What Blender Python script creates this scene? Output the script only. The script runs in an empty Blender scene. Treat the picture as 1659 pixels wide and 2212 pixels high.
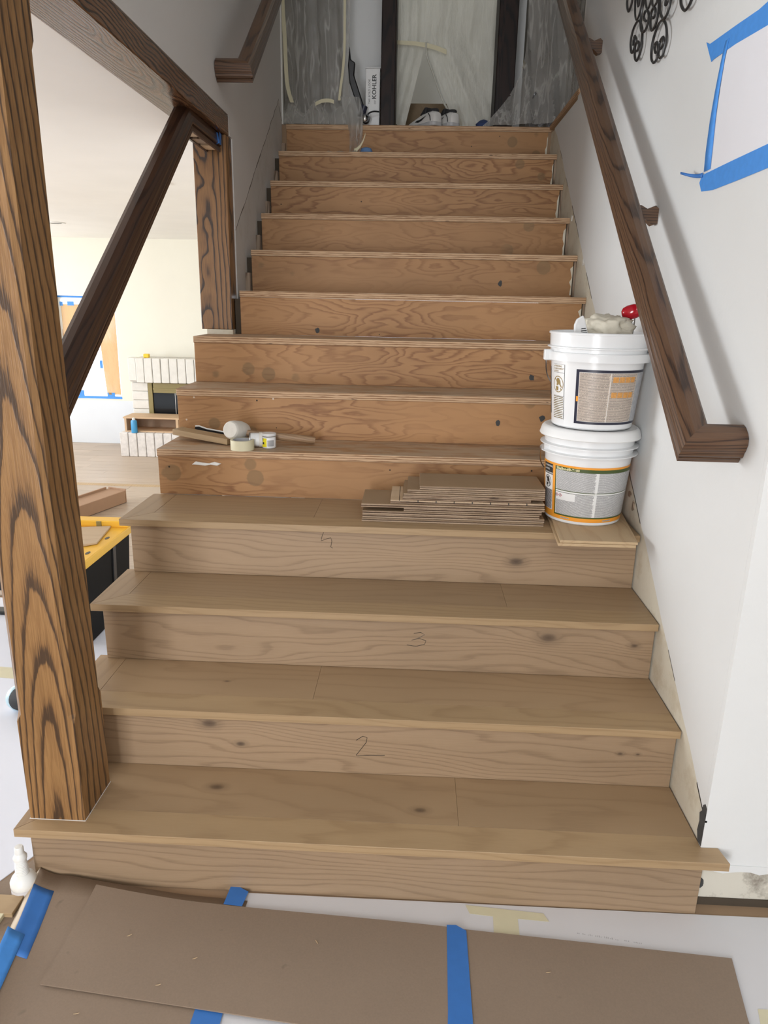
import bpy, bmesh, math, random
from mathutils import Vector, Matrix, noise as mnoise

random.seed(7)
SC = bpy.context.scene
COL = SC.collection
R = math.radians
PI = math.pi

# ------------------------------------------------------------------ camera
cam_data = bpy.data.cameras.new('camera')
cam = bpy.data.objects.new('camera', cam_data)
COL.objects.link(cam)
CR = Vector((0.9988398, 0.0439715, 0.0196345)); CU = Vector((-0.0312293, 0.2810979, 0.9591708)); CF = Vector((-0.0366569, 0.9586714, -0.2821450))
cam.matrix_world = Matrix(((CR.x, CU.x, -CF.x, 0.0273046), (CR.y, CU.y, -CF.y, -1.5229143), (CR.z, CU.z, -CF.z, 1.4555877), (0, 0, 0, 1)))
cam_data.sensor_fit = 'VERTICAL'
cam_data.sensor_height = 36.0
cam_data.lens = 36.0 * 1554.003 / 2212.0
cam_data.clip_start = 0.02
SC.camera = cam

# ------------------------------------------------------------------ world, lights, exposure
world = bpy.data.worlds.new('overcast_sky')
SC.world = world
world.use_nodes = True
bgn = world.node_tree.nodes['Background']
bgn.inputs[0].default_value = (0.86, 0.93, 1.0, 1)
bgn.inputs[1].default_value = 2.6

def area(name, loc, target, sx, sy, power, col):
    l = bpy.data.lights.new(name, 'AREA')
    l.shape = 'RECTANGLE'; l.size = sx; l.size_y = sy; l.energy = power; l.color = col
    o = bpy.data.objects.new(name, l); COL.objects.link(o)
    o.location = loc
    o.rotation_euler = (Vector(target) - Vector(loc)).to_track_quat('-Z', 'Y').to_euler()
    return o
# daylight through the patio and entry doors, plus added fill lights
area('patio_door_daylight', (-5.95, 1.75, 1.1), (-1.0, 1.3, 1.3), 2.3, 1.5, 200, (0.94, 0.97, 1.0))
area('living_room_fill', (-5.95, 5.9, 1.0), (-2.5, 6.2, 0.7), 2.2, 1.5, 62, (1.0, 0.98, 0.94))  # added fill to brighten the living room, behind an invented side window
area('entry_door_daylight', (-0.95, -3.5, 1.2), (-0.2, 1.0, 0.8), 0.9, 2.1, 92, (0.98, 0.98, 1.0))
area('entry_high_fill', (0.55, -3.5, 3.6), (0.3, 2.0, 1.2), 1.8, 1.2, 30, (0.97, 0.98, 1.0))  # added front fill from high behind the camera, its opening invented
area('bedroom_fill', (0.08, 4.15, 4.82), (0.08, 4.16, 2.6), 0.9, 0.7, 15, (1.0, 0.98, 0.88))  # added fill that brightens the room behind the doorway sheet, no real fixture
SC.view_settings.view_transform = 'Standard'
SC.view_settings.look = 'None'
SC.view_settings.exposure = 0.0
SC.view_settings.gamma = 1.0
SC.view_settings.use_curve_mapping = False
SC.cycles.max_bounces = 10
SC.cycles.diffuse_bounces = 6
SC.cycles.transparent_max_bounces = 16
SC.cycles.sample_clamp_indirect = 6.0
SC.cycles.caustics_reflective = False
SC.cycles.caustics_refractive = False

# ------------------------------------------------------------------ node material helpers
def srgb(r, g, b):
    f = lambda c: (c / 255.0 / 12.92) if c / 255.0 <= 0.04045 else ((c / 255.0 + 0.055) / 1.055) ** 2.4
    return (f(r), f(g), f(b), 1.0)

class NT:
    def __init__(self, name, rough=0.5, spec=0.5, metal=0.0):
        self.m = bpy.data.materials.new(name)
        self.m.use_nodes = True
        self.t = self.m.node_tree
        self.b = self.t.nodes['Principled BSDF']
        self.b.inputs['Roughness'].default_value = rough
        self.b.inputs['Specular IOR Level'].default_value = spec
        self.b.inputs['Metallic'].default_value = metal
    def n(self, t, **kw):
        nd = self.t.nodes.new(t)
        for k, v in kw.items():
            setattr(nd, k, v)
        return nd
    def l(self, a, b):
        self.t.links.new(a, b)
    def put(self, sock, v):
        if hasattr(v, 'is_output') or isinstance(v, bpy.types.NodeSocket):
            self.l(v, sock)
        else:
            sock.default_value = v
    def math(self, op, a, b=0.0, c=None):
        nd = self.n('ShaderNodeMath', operation=op)
        self.put(nd.inputs[0], a); self.put(nd.inputs[1], b)
        if c is not None: self.put(nd.inputs[2], c)
        return nd.outputs[0]
    def comb(self, x, y, z):
        nd = self.n('ShaderNodeCombineXYZ')
        for i, v in enumerate((x, y, z)): self.put(nd.inputs[i], v)
        return nd.outputs[0]
    def noise(self, vec, scale=1.0, detail=2.0, rough=0.5):
        nd = self.n('ShaderNodeTexNoise')
        self.l(vec, nd.inputs['Vector'])
        nd.inputs['Scale'].default_value = scale; nd.inputs['Detail'].default_value = detail; nd.inputs['Roughness'].default_value = rough
        return nd.outputs[0]
    def ramp(self, f, stops, interp='LINEAR'):
        nd = self.n('ShaderNodeValToRGB')
        cr = nd.color_ramp; cr.interpolation = interp
        while len(cr.elements) > 1: cr.elements.remove(cr.elements[0])
        cr.elements[0].position = stops[0][0]; cr.elements[0].color = stops[0][1]
        for p, c in stops[1:]:
            e = cr.elements.new(p); e.color = c
        self.put(nd.inputs[0], f)
        return nd.outputs[0]
    def mix(self, f, a, b, mode='MIX'):
        nd = self.n('ShaderNodeMix', data_type='RGBA', blend_type=mode)
        self.put(nd.inputs[0], f); self.put(nd.inputs[6], a); self.put(nd.inputs[7], b)
        return nd.outputs[2]
    def obj(self):
        tc = self.n('ShaderNodeTexCoord')
        return tc.outputs['Object']
    def sep(self, v):
        nd = self.n('ShaderNodeSeparateXYZ'); self.l(v, nd.inputs[0]); return nd.outputs
    def rnd(self):
        return self.n('ShaderNodeObjectInfo').outputs['Random']
    def col(self, c): self.put(self.b.inputs['Base Color'], c)
    def bump(self, h, strength=0.2, dist=0.01):
        nd = self.n('ShaderNodeBump'); nd.inputs['Strength'].default_value = strength; nd.inputs['Distance'].default_value = dist
        self.l(h, nd.inputs['Height']); self.l(nd.outputs[0], self.b.inputs['Normal'])

G = lambda v: (v, v, v, 1)

def flat(name, c, rough=0.5, spec=0.5, metal=0.0, vary=0.06, scale=14.0, bump=0.0):
    t = NT(name, rough, spec, metal)
    co = t.obj()
    n = t.noise(co, scale, 3.0)
    f = t.math('MULTIPLY_ADD', n, vary * 2, 1.0 - vary)
    t.col(t.mix(1.0, c, t.comb(f, f, f), 'MULTIPLY'))
    if bump: t.bump(t.noise(co, scale * 6, 3.0), bump, 0.003)
    return t.m

def axes(t, axis):
    s = t.sep(t.obj())
    return {'X': (s[0], s[1], s[2]), 'Y': (s[1], s[0], s[2]), 'Z': (s[2], s[0], s[1])}[axis]  # along grain, a, b

def wood(name, axis, light, mid, dark, ring=0.012, a0=0.0, b0=0.1, tilt=0.06, wob=0.05, lowf=1.0, pore=0.5, rough=0.4, contrast=1.0, streak=0.25, rand=0.0, fine=1.0, knots=0.0, bump=0.15, spec=0.5, narrow=0, bsq=1.0, knots_at=()):
    """growth rings of a log whose axis runs nearly along the board: cuts show cathedrals on the flats and lines on the edges"""
    t = NT(name, rough, spec)
    L, a, b = axes(t, axis)
    L0, A0, B0 = L, a, b
    if rand:
        rn = t.rnd()
        L = t.math('MULTIPLY_ADD', rn, rand * 31.0, L)
        a = t.math('ADD', a, t.math('MULTIPLY', t.math('SINE', t.math('MULTIPLY', rn, 91.0)), rand * 0.05))
    if bsq != 1.0: b = t.math('MULTIPLY', b, bsq)
    nv = t.noise(t.comb(t.math('MULTIPLY', a, 6.0), t.math('MULTIPLY', b, 6.0), t.math('MULTIPLY', L, 1.6 * lowf)), 1.0, 2.0)
    wv = t.math('MULTIPLY', t.math('SUBTRACT', nv, 0.5), wob)
    ra = t.math('ADD', t.math('ADD', a, a0), wv)
    rb = t.math('ADD', t.math('ADD', t.math('MULTIPLY', L, tilt), b0), t.math('ADD', b, wv))
    if knots:
        kv = t.n('ShaderNodeTexVoronoi'); kv.feature = 'F1'
        t.l(t.comb(t.math('MULTIPLY', L, 0.9), t.math('MULTIPLY', a, 4.0), t.math('MULTIPLY', b, 4.0)), kv.inputs['Vector'])
        kv.inputs['Scale'].default_value = 1.0
        kd = kv.outputs['Distance']
        kb = t.ramp(kd, [(0.0, G(1)), (0.25, G(0))])
        rb = t.math('ADD', rb, t.math('MULTIPLY', kb, 0.05))
    kdark = None
    for kx, ka, kb_, kr in knots_at:
        dv = t.n('ShaderNodeVectorMath', operation='LENGTH')
        t.l(t.comb(t.math('MULTIPLY', t.math('SUBTRACT', L0, kx), 0.55 / kr), t.math('DIVIDE', t.math('SUBTRACT', A0, ka), kr), t.math('DIVIDE', t.math('SUBTRACT', B0, kb_), kr)), dv.inputs[0])
        dd = t.math('ADD', dv.outputs['Value'], t.math('MULTIPLY', wv, 6.0))
        rb = t.math('ADD', rb, t.math('MULTIPLY', t.ramp(t.math('MULTIPLY', dd, 0.2), [(0.0, G(1)), (0.35, G(0.35)), (1.0, G(0))]), kr * 3.0))
        kd_ = t.ramp(t.math('MULTIPLY', dd, 0.4), [(0.0, G(0.95)), (0.22, G(0.75)), (0.42, G(0.3)), (0.9, G(0.0))])
        kdark = kd_ if kdark is None else t.math('MAXIMUM', kdark, kd_)
    r = t.math('SQRT', t.math('ADD', t.math('MULTIPLY', ra, ra), t.math('MULTIPLY', rb, rb)))
    nf = t.noise(t.comb(t.math('MULTIPLY', a, 60.0), t.math('MULTIPLY', b, 60.0), t.math('MULTIPLY', L, 9.0)), 1.0, 3.0)
    v = t.math('ADD', t.math('DIVIDE', r, ring), t.math('MULTIPLY', nf, 0.32))
    f = t.math('FRACT', v)
    if narrow: band = t.ramp(f, [(0.0, G(0.05)), (0.10, G(0.12)), (0.24, G(0.62)), (0.4, G(0.86)), (0.8, G(1.0)), (0.95, G(0.8)), (1.0, G(0.1))])
    else: band = t.ramp(f, [(0.0, G(0.0)), (0.12, G(0.15)), (0.30, G(0.8)), (0.6, G(1.0)), (0.9, G(0.75)), (1.0, G(0.0))])
    pn = t.noise(t.comb(t.math('MULTIPLY', a, 420.0 * fine), t.math('MULTIPLY', b, 420.0 * fine), t.math('MULTIPLY', L, 16.0 * fine)), 1.0, 2.0)
    pr = t.ramp(pn, [(0.42, G(1)), (0.6, G(0))])
    shade = t.math('SUBTRACT', band, t.math('MULTIPLY', pr, pore * 0.35))
    shade = t.math('ADD', t.math('MULTIPLY', t.math('SUBTRACT', shade, 0.6), contrast), 0.6)
    c = t.ramp(shade, [(0.0, dark), (0.5, mid), (1.0, light)])
    ln = t.noise(t.comb(t.math('MULTIPLY', a, 5.0), t.math('MULTIPLY', b, 5.0), t.math('MULTIPLY', L, 1.2)), 1.0, 2.0)
    k = t.math('MULTIPLY_ADD', ln, streak * 2, 1.0 - streak)
    if rand:
        k = t.math('MULTIPLY', k, t.math('MULTIPLY_ADD', t.rnd(), 0.16, 0.92))
    c = t.mix(1.0, c, t.comb(k, k, k), 'MULTIPLY')
    if knots:
        kk = t.math('MULTIPLY', t.ramp(kd, [(0.0, G(1)), (0.035, G(0.8)), (0.07, G(0.25)), (0.12, G(0))]), knots)
        c = t.mix(kk, c, dark)
    if kdark is not None:
        c = t.mix(kdark, c, (dark[0] * 0.45, dark[1] * 0.45, dark[2] * 0.5, 1))
    t.col(c)
    if bump: t.bump(shade, bump, 0.001)
    return t.m

def plywood(name, axis='X', tone=1.0, rough=0.55, wear=0.0):
    """rotary cut fir: closed wavy contours, round glue stains, nail holes"""
    t = NT(name, rough, 0.35)
    L, a, b = axes(t, axis)
    rn = t.rnd()
    sh = t.math('MULTIPLY', rn, 57.0)
    LL = t.math('ADD', L, sh)
    v3 = t.comb(t.math('MULTIPLY', LL, 1.9), t.math('MULTIPLY', a, 10.0), t.math('MULTIPLY', b, 8.0))
    h = t.noise(v3, 1.0, 2.6, 0.42)
    f2 = t.noise(t.comb(t.math('MULTIPLY', LL, 14.0), t.math('MULTIPLY', a, 120.0), t.math('MULTIPLY', b, 120.0)), 1.0, 3.0)
    v = t.math('ADD', t.math('MULTIPLY', h, 17.0), t.math('MULTIPLY', f2, 0.7))
    f = t.math('FRACT', v)
    dens = t.noise(t.comb(t.math('MULTIPLY', LL, 1.1), t.math('MULTIPLY', a, 6.0), t.math('MULTIPLY', b, 4.0)), 1.0, 2.0)
    band = t.ramp(f, [(0.0, G(0.95)), (0.12, G(0.75)), (0.36, G(0.12)), (0.86, G(0.0)), (1.0, G(0.95))])
    band = t.math('MULTIPLY', band, t.ramp(dens, [(0.38, G(0.12)), (0.62, G(0.85))]))
    light = (0.392 * tone, 0.210 * tone, 0.090 * tone, 1); dk = (0.20 * tone, 0.085 * tone, 0.034 * tone, 1)
    c = t.mix(band, light, dk)
    ln = t.noise(t.comb(t.math('MULTIPLY', LL, 1.7), t.math('MULTIPLY', a, 5.0), t.math('MULTIPLY', b, 5.0)), 1.0, 3.0)
    k = t.math('MULTIPLY_ADD', ln, 0.5, 0.75)
    k = t.math('MULTIPLY', k, t.math('MULTIPLY_ADD', rn, 0.16, 0.92))
    c = t.mix(1.0, c, t.comb(k, k, k), 'MULTIPLY')
    # glue stains near both ends
    vo = t.n('ShaderNodeTexVoronoi'); vo.feature = 'F1'
    t.l(t.comb(t.math('MULTIPLY', LL, 9.0), t.math('MULTIPLY', a, 0.0), t.math('MULTIPLY', b, 9.0)), vo.inputs['Vector'])
    vo.inputs['Scale'].default_value = 1.0; vo.inputs['Randomness'].default_value = 0.8
    ends = t.ramp(t.math('ABSOLUTE', L), [(0.0, G(0)), (0.42, G(0)), (0.5, G(1)), (1.0, G(1))])
    wob = t.math('ADD', vo.outputs['Distance'], t.math('MULTIPLY', f2, 0.06))
    disc = t.math('MULTIPLY', t.ramp(wob, [(0.0, G(0.75)), (0.30, G(0.9)), (0.34, G(0.0))]), ends)
    gate = t.math('GREATER_THAN', t.sep(vo.outputs['Color'])[0], 0.3)
    disc = t.math('MULTIPLY', t.math('MULTIPLY', disc, gate), 0.75)
    c = t.mix(disc, c, (0.2 * tone, 0.125 * tone, 0.058 * tone, 1))
    # nail holes and specks of filler
    vn = t.n('ShaderNodeTexVoronoi'); vn.feature = 'F1'
    t.l(t.comb(t.math('MULTIPLY', LL, 13.0), t.math('MULTIPLY', a, 13.0), t.math('MULTIPLY', b, 13.0)), vn.inputs['Vector'])
    vn.inputs['Scale'].default_value = 1.0
    hole = t.math('MULTIPLY', t.math('LESS_THAN', vn.outputs['Distance'], 0.045), t.math('GREATER_THAN', t.sep(vn.outputs['Color'])[1], 0.6))
    c = t.mix(hole, c, (0.03, 0.018, 0.01, 1))
    dot = t.math('MULTIPLY', t.math('LESS_THAN', vn.outputs['Distance'], 0.05), t.math('LESS_THAN', t.sep(vn.outputs['Color'])[1], 0.1))
    c = t.mix(dot, c, (0.6, 0.5, 0.4, 1))
    if wear:
        wn = t.noise(t.comb(t.math('MULTIPLY', LL, 6.0), t.math('MULTIPLY', a, 26.0), t.math('MULTIPLY', b, 20.0)), 1.0, 5.0, 0.65)
        c = t.mix(t.math('MULTIPLY', t.ramp(wn, [(0.33, G(0)), (0.55, G(1))]), wear), c, (0.46 * tone, 0.35 * tone, 0.245 * tone, 1))
        w2 = t.noise(t.comb(t.math('MULTIPLY', LL, 3.0), t.math('MULTIPLY', a, 9.0), 0.0), 1.0, 4.0, 0.6)
        c = t.mix(t.math('MULTIPLY', t.ramp(w2, [(0.56, G(0)), (0.7, G(1))]), 0.6 * wear), c, (0.11, 0.09, 0.07, 1))
    t.col(c)
    t.bump(band, 0.08, 0.001)
    return t.m

def ply_edge(name, layers=260.0, vert='Z', c1=(0.47, 0.33, 0.2, 1), c2=(0.2, 0.11, 0.055, 1), axis='X'):
    t = NT(name, 0.7, 0.3)
    s = t.sep(t.obj())
    z = s[2]; x = s[0]
    nz = t.noise(t.comb(t.math('MULTIPLY', x, 16.0), t.math('MULTIPLY', s[1], 16.0), t.math('MULTIPLY', z, layers)), 1.0, 3.0)
    w = t.math('SINE', t.math('ADD', t.math('MULTIPLY', z, layers * 4.2), t.math('MULTIPLY', nz, 5.0)))
    c = t.ramp(t.math('MULTIPLY_ADD', w, 0.35, nz), [(0.15, c2), (0.55, c1), (0.95, (c1[0] * 1.2, c1[1] * 1.2, c1[2] * 1.2, 1))])
    ch = t.noise(t.comb(t.math('MULTIPLY', x, 9.0), s[1], t.math('MULTIPLY', z, 40.0)), 1.0, 3.0)
    c = t.mix(t.ramp(ch, [(0.68, G(0)), (0.72, G(0.85))]), c, (0.05, 0.03, 0.02, 1))
    t.col(c)
    return t.m

def plaster(name, c, rough=0.75, bump=0.12, bs=55.0, spot=None, spots=0.0, blotch=0.05):
    t = NT(name, rough, 0.3)
    co = t.obj()
    n = t.noise(co, 2.2, 4.0)
    k = t.math('MULTIPLY_ADD', n, blotch * 2, 1 - blotch)
    cc = t.mix(1.0, c, t.comb(k, k, k), 'MULTIPLY')
    if spot:
        sn = t.noise(co, 9.0, 6.0, 0.7)
        cc = t.mix(t.math('MULTIPLY', t.ramp(sn, [(0.5, G(0)), (0.66, G(1))]), spots), cc, spot)
    t.col(cc)
    t.bump(t.noise(co, bs, 4.0), bump, 0.004)
    return t.m

def print_lines(name, paper, ink, rows=40.0, cols=2, thr=0.42, wordf=34.0):
    """rows of small print on a label, from the patch UVs"""
    t = NT(name, 0.35, 0.5)
    uv = t.n('ShaderNodeTexCoord').outputs['UV']
    s = t.sep(uv)
    v = t.math('MULTIPLY', s[1], rows)
    row = t.math('FLOOR', v)
    inrow = t.math('MULTIPLY', t.math('GREATER_THAN', t.math('FRACT', v), 0.3), t.math('LESS_THAN', t.math('FRACT', v), 0.8))
    wn = t.noise(t.comb(t.math('MULTIPLY', s[0], wordf), t.math('MULTIPLY', row, 7.31), 0.0), 1.0, 2.0, 0.8)
    word = t.math('GREATER_THAN', wn, thr)
    # ragged right margin
    wl = t.n('ShaderNodeTexWhiteNoise', noise_dimensions='1D'); t.l(row, wl.inputs['W'])
    cu = t.math('FRACT', t.math('MULTIPLY', s[0], float(cols)))
    keep = t.math('LESS_THAN', cu, t.math('MULTIPLY_ADD', wl.outputs['Value'], 0.05, 0.945))
    keep = t.math('MULTIPLY', keep, t.math('GREATER_THAN', cu, 0.012))
    ink_f = t.math('MULTIPLY', t.math('MULTIPLY', inrow, word), keep)
    t.col(t.mix(ink_f, paper, ink))
    return t.m

def film(name, tint=(0.75, 0.75, 0.72, 1), clear=0.4, rough=0.25, milky=0.8):
    """thin plastic sheeting"""
    t = NT(name, rough, 0.5)
    nt = t.t
    out = [n for n in nt.nodes if n.type == 'OUTPUT_MATERIAL'][0]
    tr = t.n('ShaderNodeBsdfTransparent'); tr.inputs[0].default_value = (0.97, 0.97, 0.96, 1)
    tl = t.n('ShaderNodeBsdfTranslucent'); tl.inputs[0].default_value = tint
    mx1 = t.n('ShaderNodeMixShader'); mx1.inputs[0].default_value = 1.0 - milky * 0.55
    t.b.inputs['Base Color'].default_value = tint
    t.l(tl.outputs[0], mx1.inputs[1]); t.l(t.b.outputs[0], mx1.inputs[2])
    mx2 = t.n('ShaderNodeMixShader')
    nz = t.noise(t.obj(), 3.0, 3.0)
    cs_ = t.sep(t.obj())
    cn = t.noise(t.comb(t.math('MULTIPLY', cs_[0], 17.0), t.math('MULTIPLY', cs_[1], 17.0), t.math('MULTIPLY', cs_[2], 2.6)), 1.0, 2.0, 0.5)
    rid = t.math('SUBTRACT', 1.0, t.math('MULTIPLY', t.math('ABSOLUTE', t.math('SUBTRACT', cn, 0.5)), 2.0))
    crease = t.ramp(rid, [(0.93, G(0)), (0.995, G(1))])
    t.l(t.math('MULTIPLY', t.math('MULTIPLY_ADD', nz, 0.5, clear - 0.25 + (0.03 if clear > 0.3 else 0.0)), t.math('MULTIPLY_ADD', crease, -0.5, 1.0)), mx2.inputs[0])
    t.l(mx1.outputs[0], mx2.inputs[1]); t.l(tr.outputs[0], mx2.inputs[2])
    t.l(mx2.outputs[0], out.inputs[0])
    co = t.obj(); s = t.sep(co)
    bn = t.noise(t.comb(t.math('MULTIPLY', s[0], 18.0), t.math('MULTIPLY', s[1], 18.0), t.math('MULTIPLY', s[2], 7.0)), 1.0, 4.0, 0.6)
    t.bump(bn, 0.7, 0.03)
    return t.m

M = {}
# light oak flooring used on the finished steps: grain along X and along Y
OL, OM, OD = (0.356, 0.247, 0.144, 1), (0.320, 0.216, 0.122, 1), (0.225, 0.145, 0.080, 1)
M['oak_x'] = wood('pale_oak_along_tread', 'X', OL, OM, OD, ring=0.022, a0=0.05, b0=0.06, tilt=0.03, wob=0.10, lowf=0.7, pore=0.8, rough=0.42, contrast=0.32, streak=0.14, rand=1.0, bump=0.03, knots_at=((-0.477, 0.127, 0.174, 0.011), (0.077, 0.071, 0.174, 0.010), (-0.5, 0.36, 0.364, 0.004)))
M['oak_riser'] = wood('pale_oak_riser', 'X', (0.336, 0.235, 0.146, 1), (0.294, 0.201, 0.121, 1), (0.172, 0.112, 0.066, 1), ring=0.02, a0=0.02, b0=0.05, tilt=0.03, wob=0.20, lowf=0.7, pore=0.9, rough=0.48, contrast=0.40, streak=0.22, rand=1.0, bump=0.04, knots_at=((0.382, 0.7330, 0.635, 0.013), (0.455, 0.4723, 0.489, 0.015), (0.713, 0.4723, 0.473, 0.008), (-0.514, 0.2117, 0.316, 0.012), (-0.428, 0.2117, 0.254, 0.007), (0.623, 0.2117, 0.275, 0.005), (0.671, 0.2117, 0.275, 0.004)))
M['oak_y'] = wood('pale_oak_return', 'Y', OL, OM, OD, ring=0.02, a0=0.03, b0=0.05, tilt=0.04, wob=0.11, pore=0.7, rough=0.42, contrast=0.34, streak=0.12, rand=1.0, bump=0.04)
M['oak_nose'] = wood('pale_oak_nosing', 'X', (0.42, 0.295, 0.165, 1), (0.36, 0.245, 0.132, 1), (0.24, 0.15, 0.076, 1), ring=0.018, a0=0.05, b0=0.06, tilt=0.03, wob=0.1, pore=0.9, rough=0.40, contrast=0.32, streak=0.1, rand=1.0, bump=0.04)
# stained oak of the posts, beam and rails
M['post'] = wood('stained_oak_post', 'Z', (0.31, 0.17, 0.066, 1), (0.235, 0.122, 0.046, 1), (0.062, 0.034, 0.018, 1), ring=0.0105, a0=0.838, b0=0.052, tilt=0.05, bsq=0.4, wob=0.026, lowf=0.9, pore=1.1, rough=0.36, contrast=1.0, streak=0.30, bump=0.25, narrow=1)
M['post_far'] = wood('stained_oak_far_post', 'Z', (0.285, 0.145, 0.052, 1), (0.20, 0.098, 0.036, 1), (0.035, 0.018, 0.01, 1), ring=0.015, a0=0.90, b0=-1.82, tilt=-0.02, wob=0.085, lowf=2.4, pore=0.9, rough=0.4, contrast=1.05, streak=0.25, bump=0.2, narrow=1)
M['beam'] = wood('stained_oak_beam', 'Y', (0.20, 0.105, 0.055, 1), (0.145, 0.072, 0.037, 1), (0.028, 0.013, 0.008, 1), ring=0.009, a0=0.86, b0=-2.12, tilt=0.04, wob=0.07, lowf=1.5, pore=1.2, rough=0.26, contrast=0.9, streak=0.2, bump=0.3)
M['rail'] = wood('stained_oak_rail', 'X', (0.122, 0.066, 0.035, 1), (0.092, 0.047, 0.025, 1), (0.03, 0.015, 0.009, 1), ring=0.0075, a0=0.004, b0=0.05, tilt=0.025, wob=0.022, lowf=1.5, pore=0.9, rough=0.36, contrast=0.75, streak=0.2, bump=0.2)
M['rail_dark'] = wood('dark_stained_guard_rail', 'X', (0.072, 0.035, 0.02, 1), (0.05, 0.024, 0.015, 1), (0.018, 0.009, 0.007, 1), ring=0.010, a0=0.0, b0=0.05, tilt=0.02, wob=0.03, pore=0.6, rough=0.3, contrast=0.7, streak=0.2, bump=0.2)
M['dark_frame'] = wood('dark_stained_door_frame', 'Z', (0.022, 0.010, 0.007, 1), (0.013, 0.006, 0.004, 1), (0.004, 0.002, 0.002, 1), ring=0.012, a0=0.1, b0=0.05, tilt=0.05, wob=0.05, pore=0.8, rough=0.5, contrast=0.8, bump=0.2, spec=0.25)
# construction plywood
M['ply'] = plywood('fir_plywood_riser', 'X', 1.0)
M['ply_tread'] = plywood('worn_fir_plywood_tread', 'X', 0.95, wear=0.85)
M['ply_edge'] = ply_edge('plywood_edge_layers', 170.0, c1=(0.50, 0.34, 0.21, 1), c2=(0.26, 0.14, 0.07, 1))
M['plank_core'] = ply_edge('plank_ply_core', 130.0, c1=(0.38, 0.28, 0.195, 1), c2=(0.22, 0.145, 0.095, 1))
M['plank_top'] = wood('plank_oak_veneer', 'X', (0.262, 0.182, 0.108, 1), (0.248, 0.169, 0.098, 1), (0.21, 0.138, 0.08, 1), ring=0.03, wob=0.1, rough=0.45, contrast=0.2, streak=0.1, rand=1.0, bump=0.03)
M['plank_back'] = wood('plank_pale_birch_back', 'X', (0.55, 0.42, 0.28, 1), (0.5, 0.37, 0.24, 1), (0.38, 0.26, 0.16, 1), ring=0.02, wob=0.1, rough=0.6, contrast=0.3, streak=0.08, rand=1.0, bump=0.03)
M['scrap'] = wood('pale_scrap_board', 'Y', (0.5, 0.37, 0.22, 1), (0.45, 0.32, 0.185, 1), (0.34, 0.22, 0.12, 1), ring=0.02, wob=0.12, rough=0.55, contrast=0.35, streak=0.12, bump=0.03)
M['scrap_x'] = wood('pale_oak_offcut', 'X', (0.42, 0.30, 0.17, 1), (0.38, 0.265, 0.145, 1), (0.28, 0.18, 0.095, 1), ring=0.02, wob=0.12, rough=0.5, contrast=0.35, streak=0.12, bump=0.03)
M['block'] = wood('weathered_skirt_block', 'Z', (0.34, 0.26, 0.19, 1), (0.25, 0.18, 0.125, 1), (0.1, 0.065, 0.04, 1), ring=0.008, wob=0.05, rough=0.75, contrast=0.8, streak=0.35, rand=1.0)
M['handle_wood'] = wood('mallet_handle_ash', 'X', (0.36, 0.24, 0.14, 1), (0.29, 0.18, 0.1, 1), (0.18, 0.1, 0.05, 1), ring=0.008, wob=0.03, rough=0.5, contrast=0.6)
# walls
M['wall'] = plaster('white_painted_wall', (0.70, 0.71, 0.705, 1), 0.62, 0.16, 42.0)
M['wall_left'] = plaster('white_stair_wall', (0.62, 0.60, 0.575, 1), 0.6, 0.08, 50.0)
M['bare'] = plaster('cream_bare_plaster', (0.655, 0.615, 0.51, 1), 0.85, 0.25, 38.0, spot=(0.42, 0.33, 0.2, 1), spots=0.35, blotch=0.1)
M['bare_grey'] = plaster('grey_bare_plaster', (0.56, 0.535, 0.50, 1), 0.85, 0.2, 38.0, spot=(0.4, 0.36, 0.3, 1), spots=0.35, blotch=0.1)
M['base_strip'] = plaster('unpainted_wall_foot', (0.6, 0.57, 0.49, 1), 0.85, 0.3, 30.0, spot=(0.16, 0.13, 0.1, 1), spots=0.8, blotch=0.12)
M['lr_wall'] = plaster('cream_living_wall', (0.76, 0.745, 0.665, 1), 0.6, 0.08, 50.0)
M['lr_low_sky_tint'] = plaster('white_wall_painted_sky_light', (0.69, 0.735, 0.80, 1), 0.6, 0.08, 50.0)  # white primer with the sky-blue light on it put into the colour
M['ceil'] = plaster('white_ceiling', (0.84, 0.83, 0.81, 1), 0.7, 0.12, 26.0, blotch=0.06)
M['crack'] = flat('dark_crack_and_gap_shade', (0.06, 0.045, 0.03, 1), 0.9)  # real cracks, and the painted shade in the step-end gaps
M['smudge'] = flat('black_adhesive_smear', (0.05, 0.05, 0.05, 1), 0.8, vary=0.4, scale=40)
M['trim_white'] = flat('white_corner_bead', (0.7, 0.69, 0.66, 1), 0.5)
M['dark_room'] = flat('hall_wall_painted_shade', (0.2, 0.19, 0.18, 1), 0.8)  # darkness of the unlit hall put into the wall colour
M['carpet'] = flat('brown_hall_step', (0.16, 0.115, 0.07, 1), 0.9, vary=0.2, scale=60)
# floor protection
M['white_board'] = flat('white_floor_protection', (0.63, 0.625, 0.64, 1), 0.6, vary=0.03, scale=6.0)
M['white_blue'] = flat('white_floor_paper', (0.68, 0.70, 0.77, 1), 0.55, vary=0.02, scale=5.0)
t = NT('brown_ram_board', 0.62, 0.35)
co = t.obj(); n1 = t.noise(co, 3.0, 5.0, 0.6); n2 = t.noise(co, 240.0, 2.0); sp = t.noise(co, 22.0, 2.0)
k = t.math('ADD', t.math('MULTIPLY_ADD', n1, 0.22, 0.80), t.math('MULTIPLY', n2, 0.18))
c = t.mix(1.0, (0.245, 0.182, 0.132, 1), t.comb(k, k, k), 'MULTIPLY')
c = t.mix(t.math('MULTIPLY', t.ramp(sp, [(0.70, G(0)), (0.76, G(1))]), 0.35), c, (0.09, 0.07, 0.05, 1))
t.col(c); M['brown_board'] = t.m
M['brown_under'] = flat('pale_cardboard_underside', (0.52, 0.43, 0.32, 1), 0.7)
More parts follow.
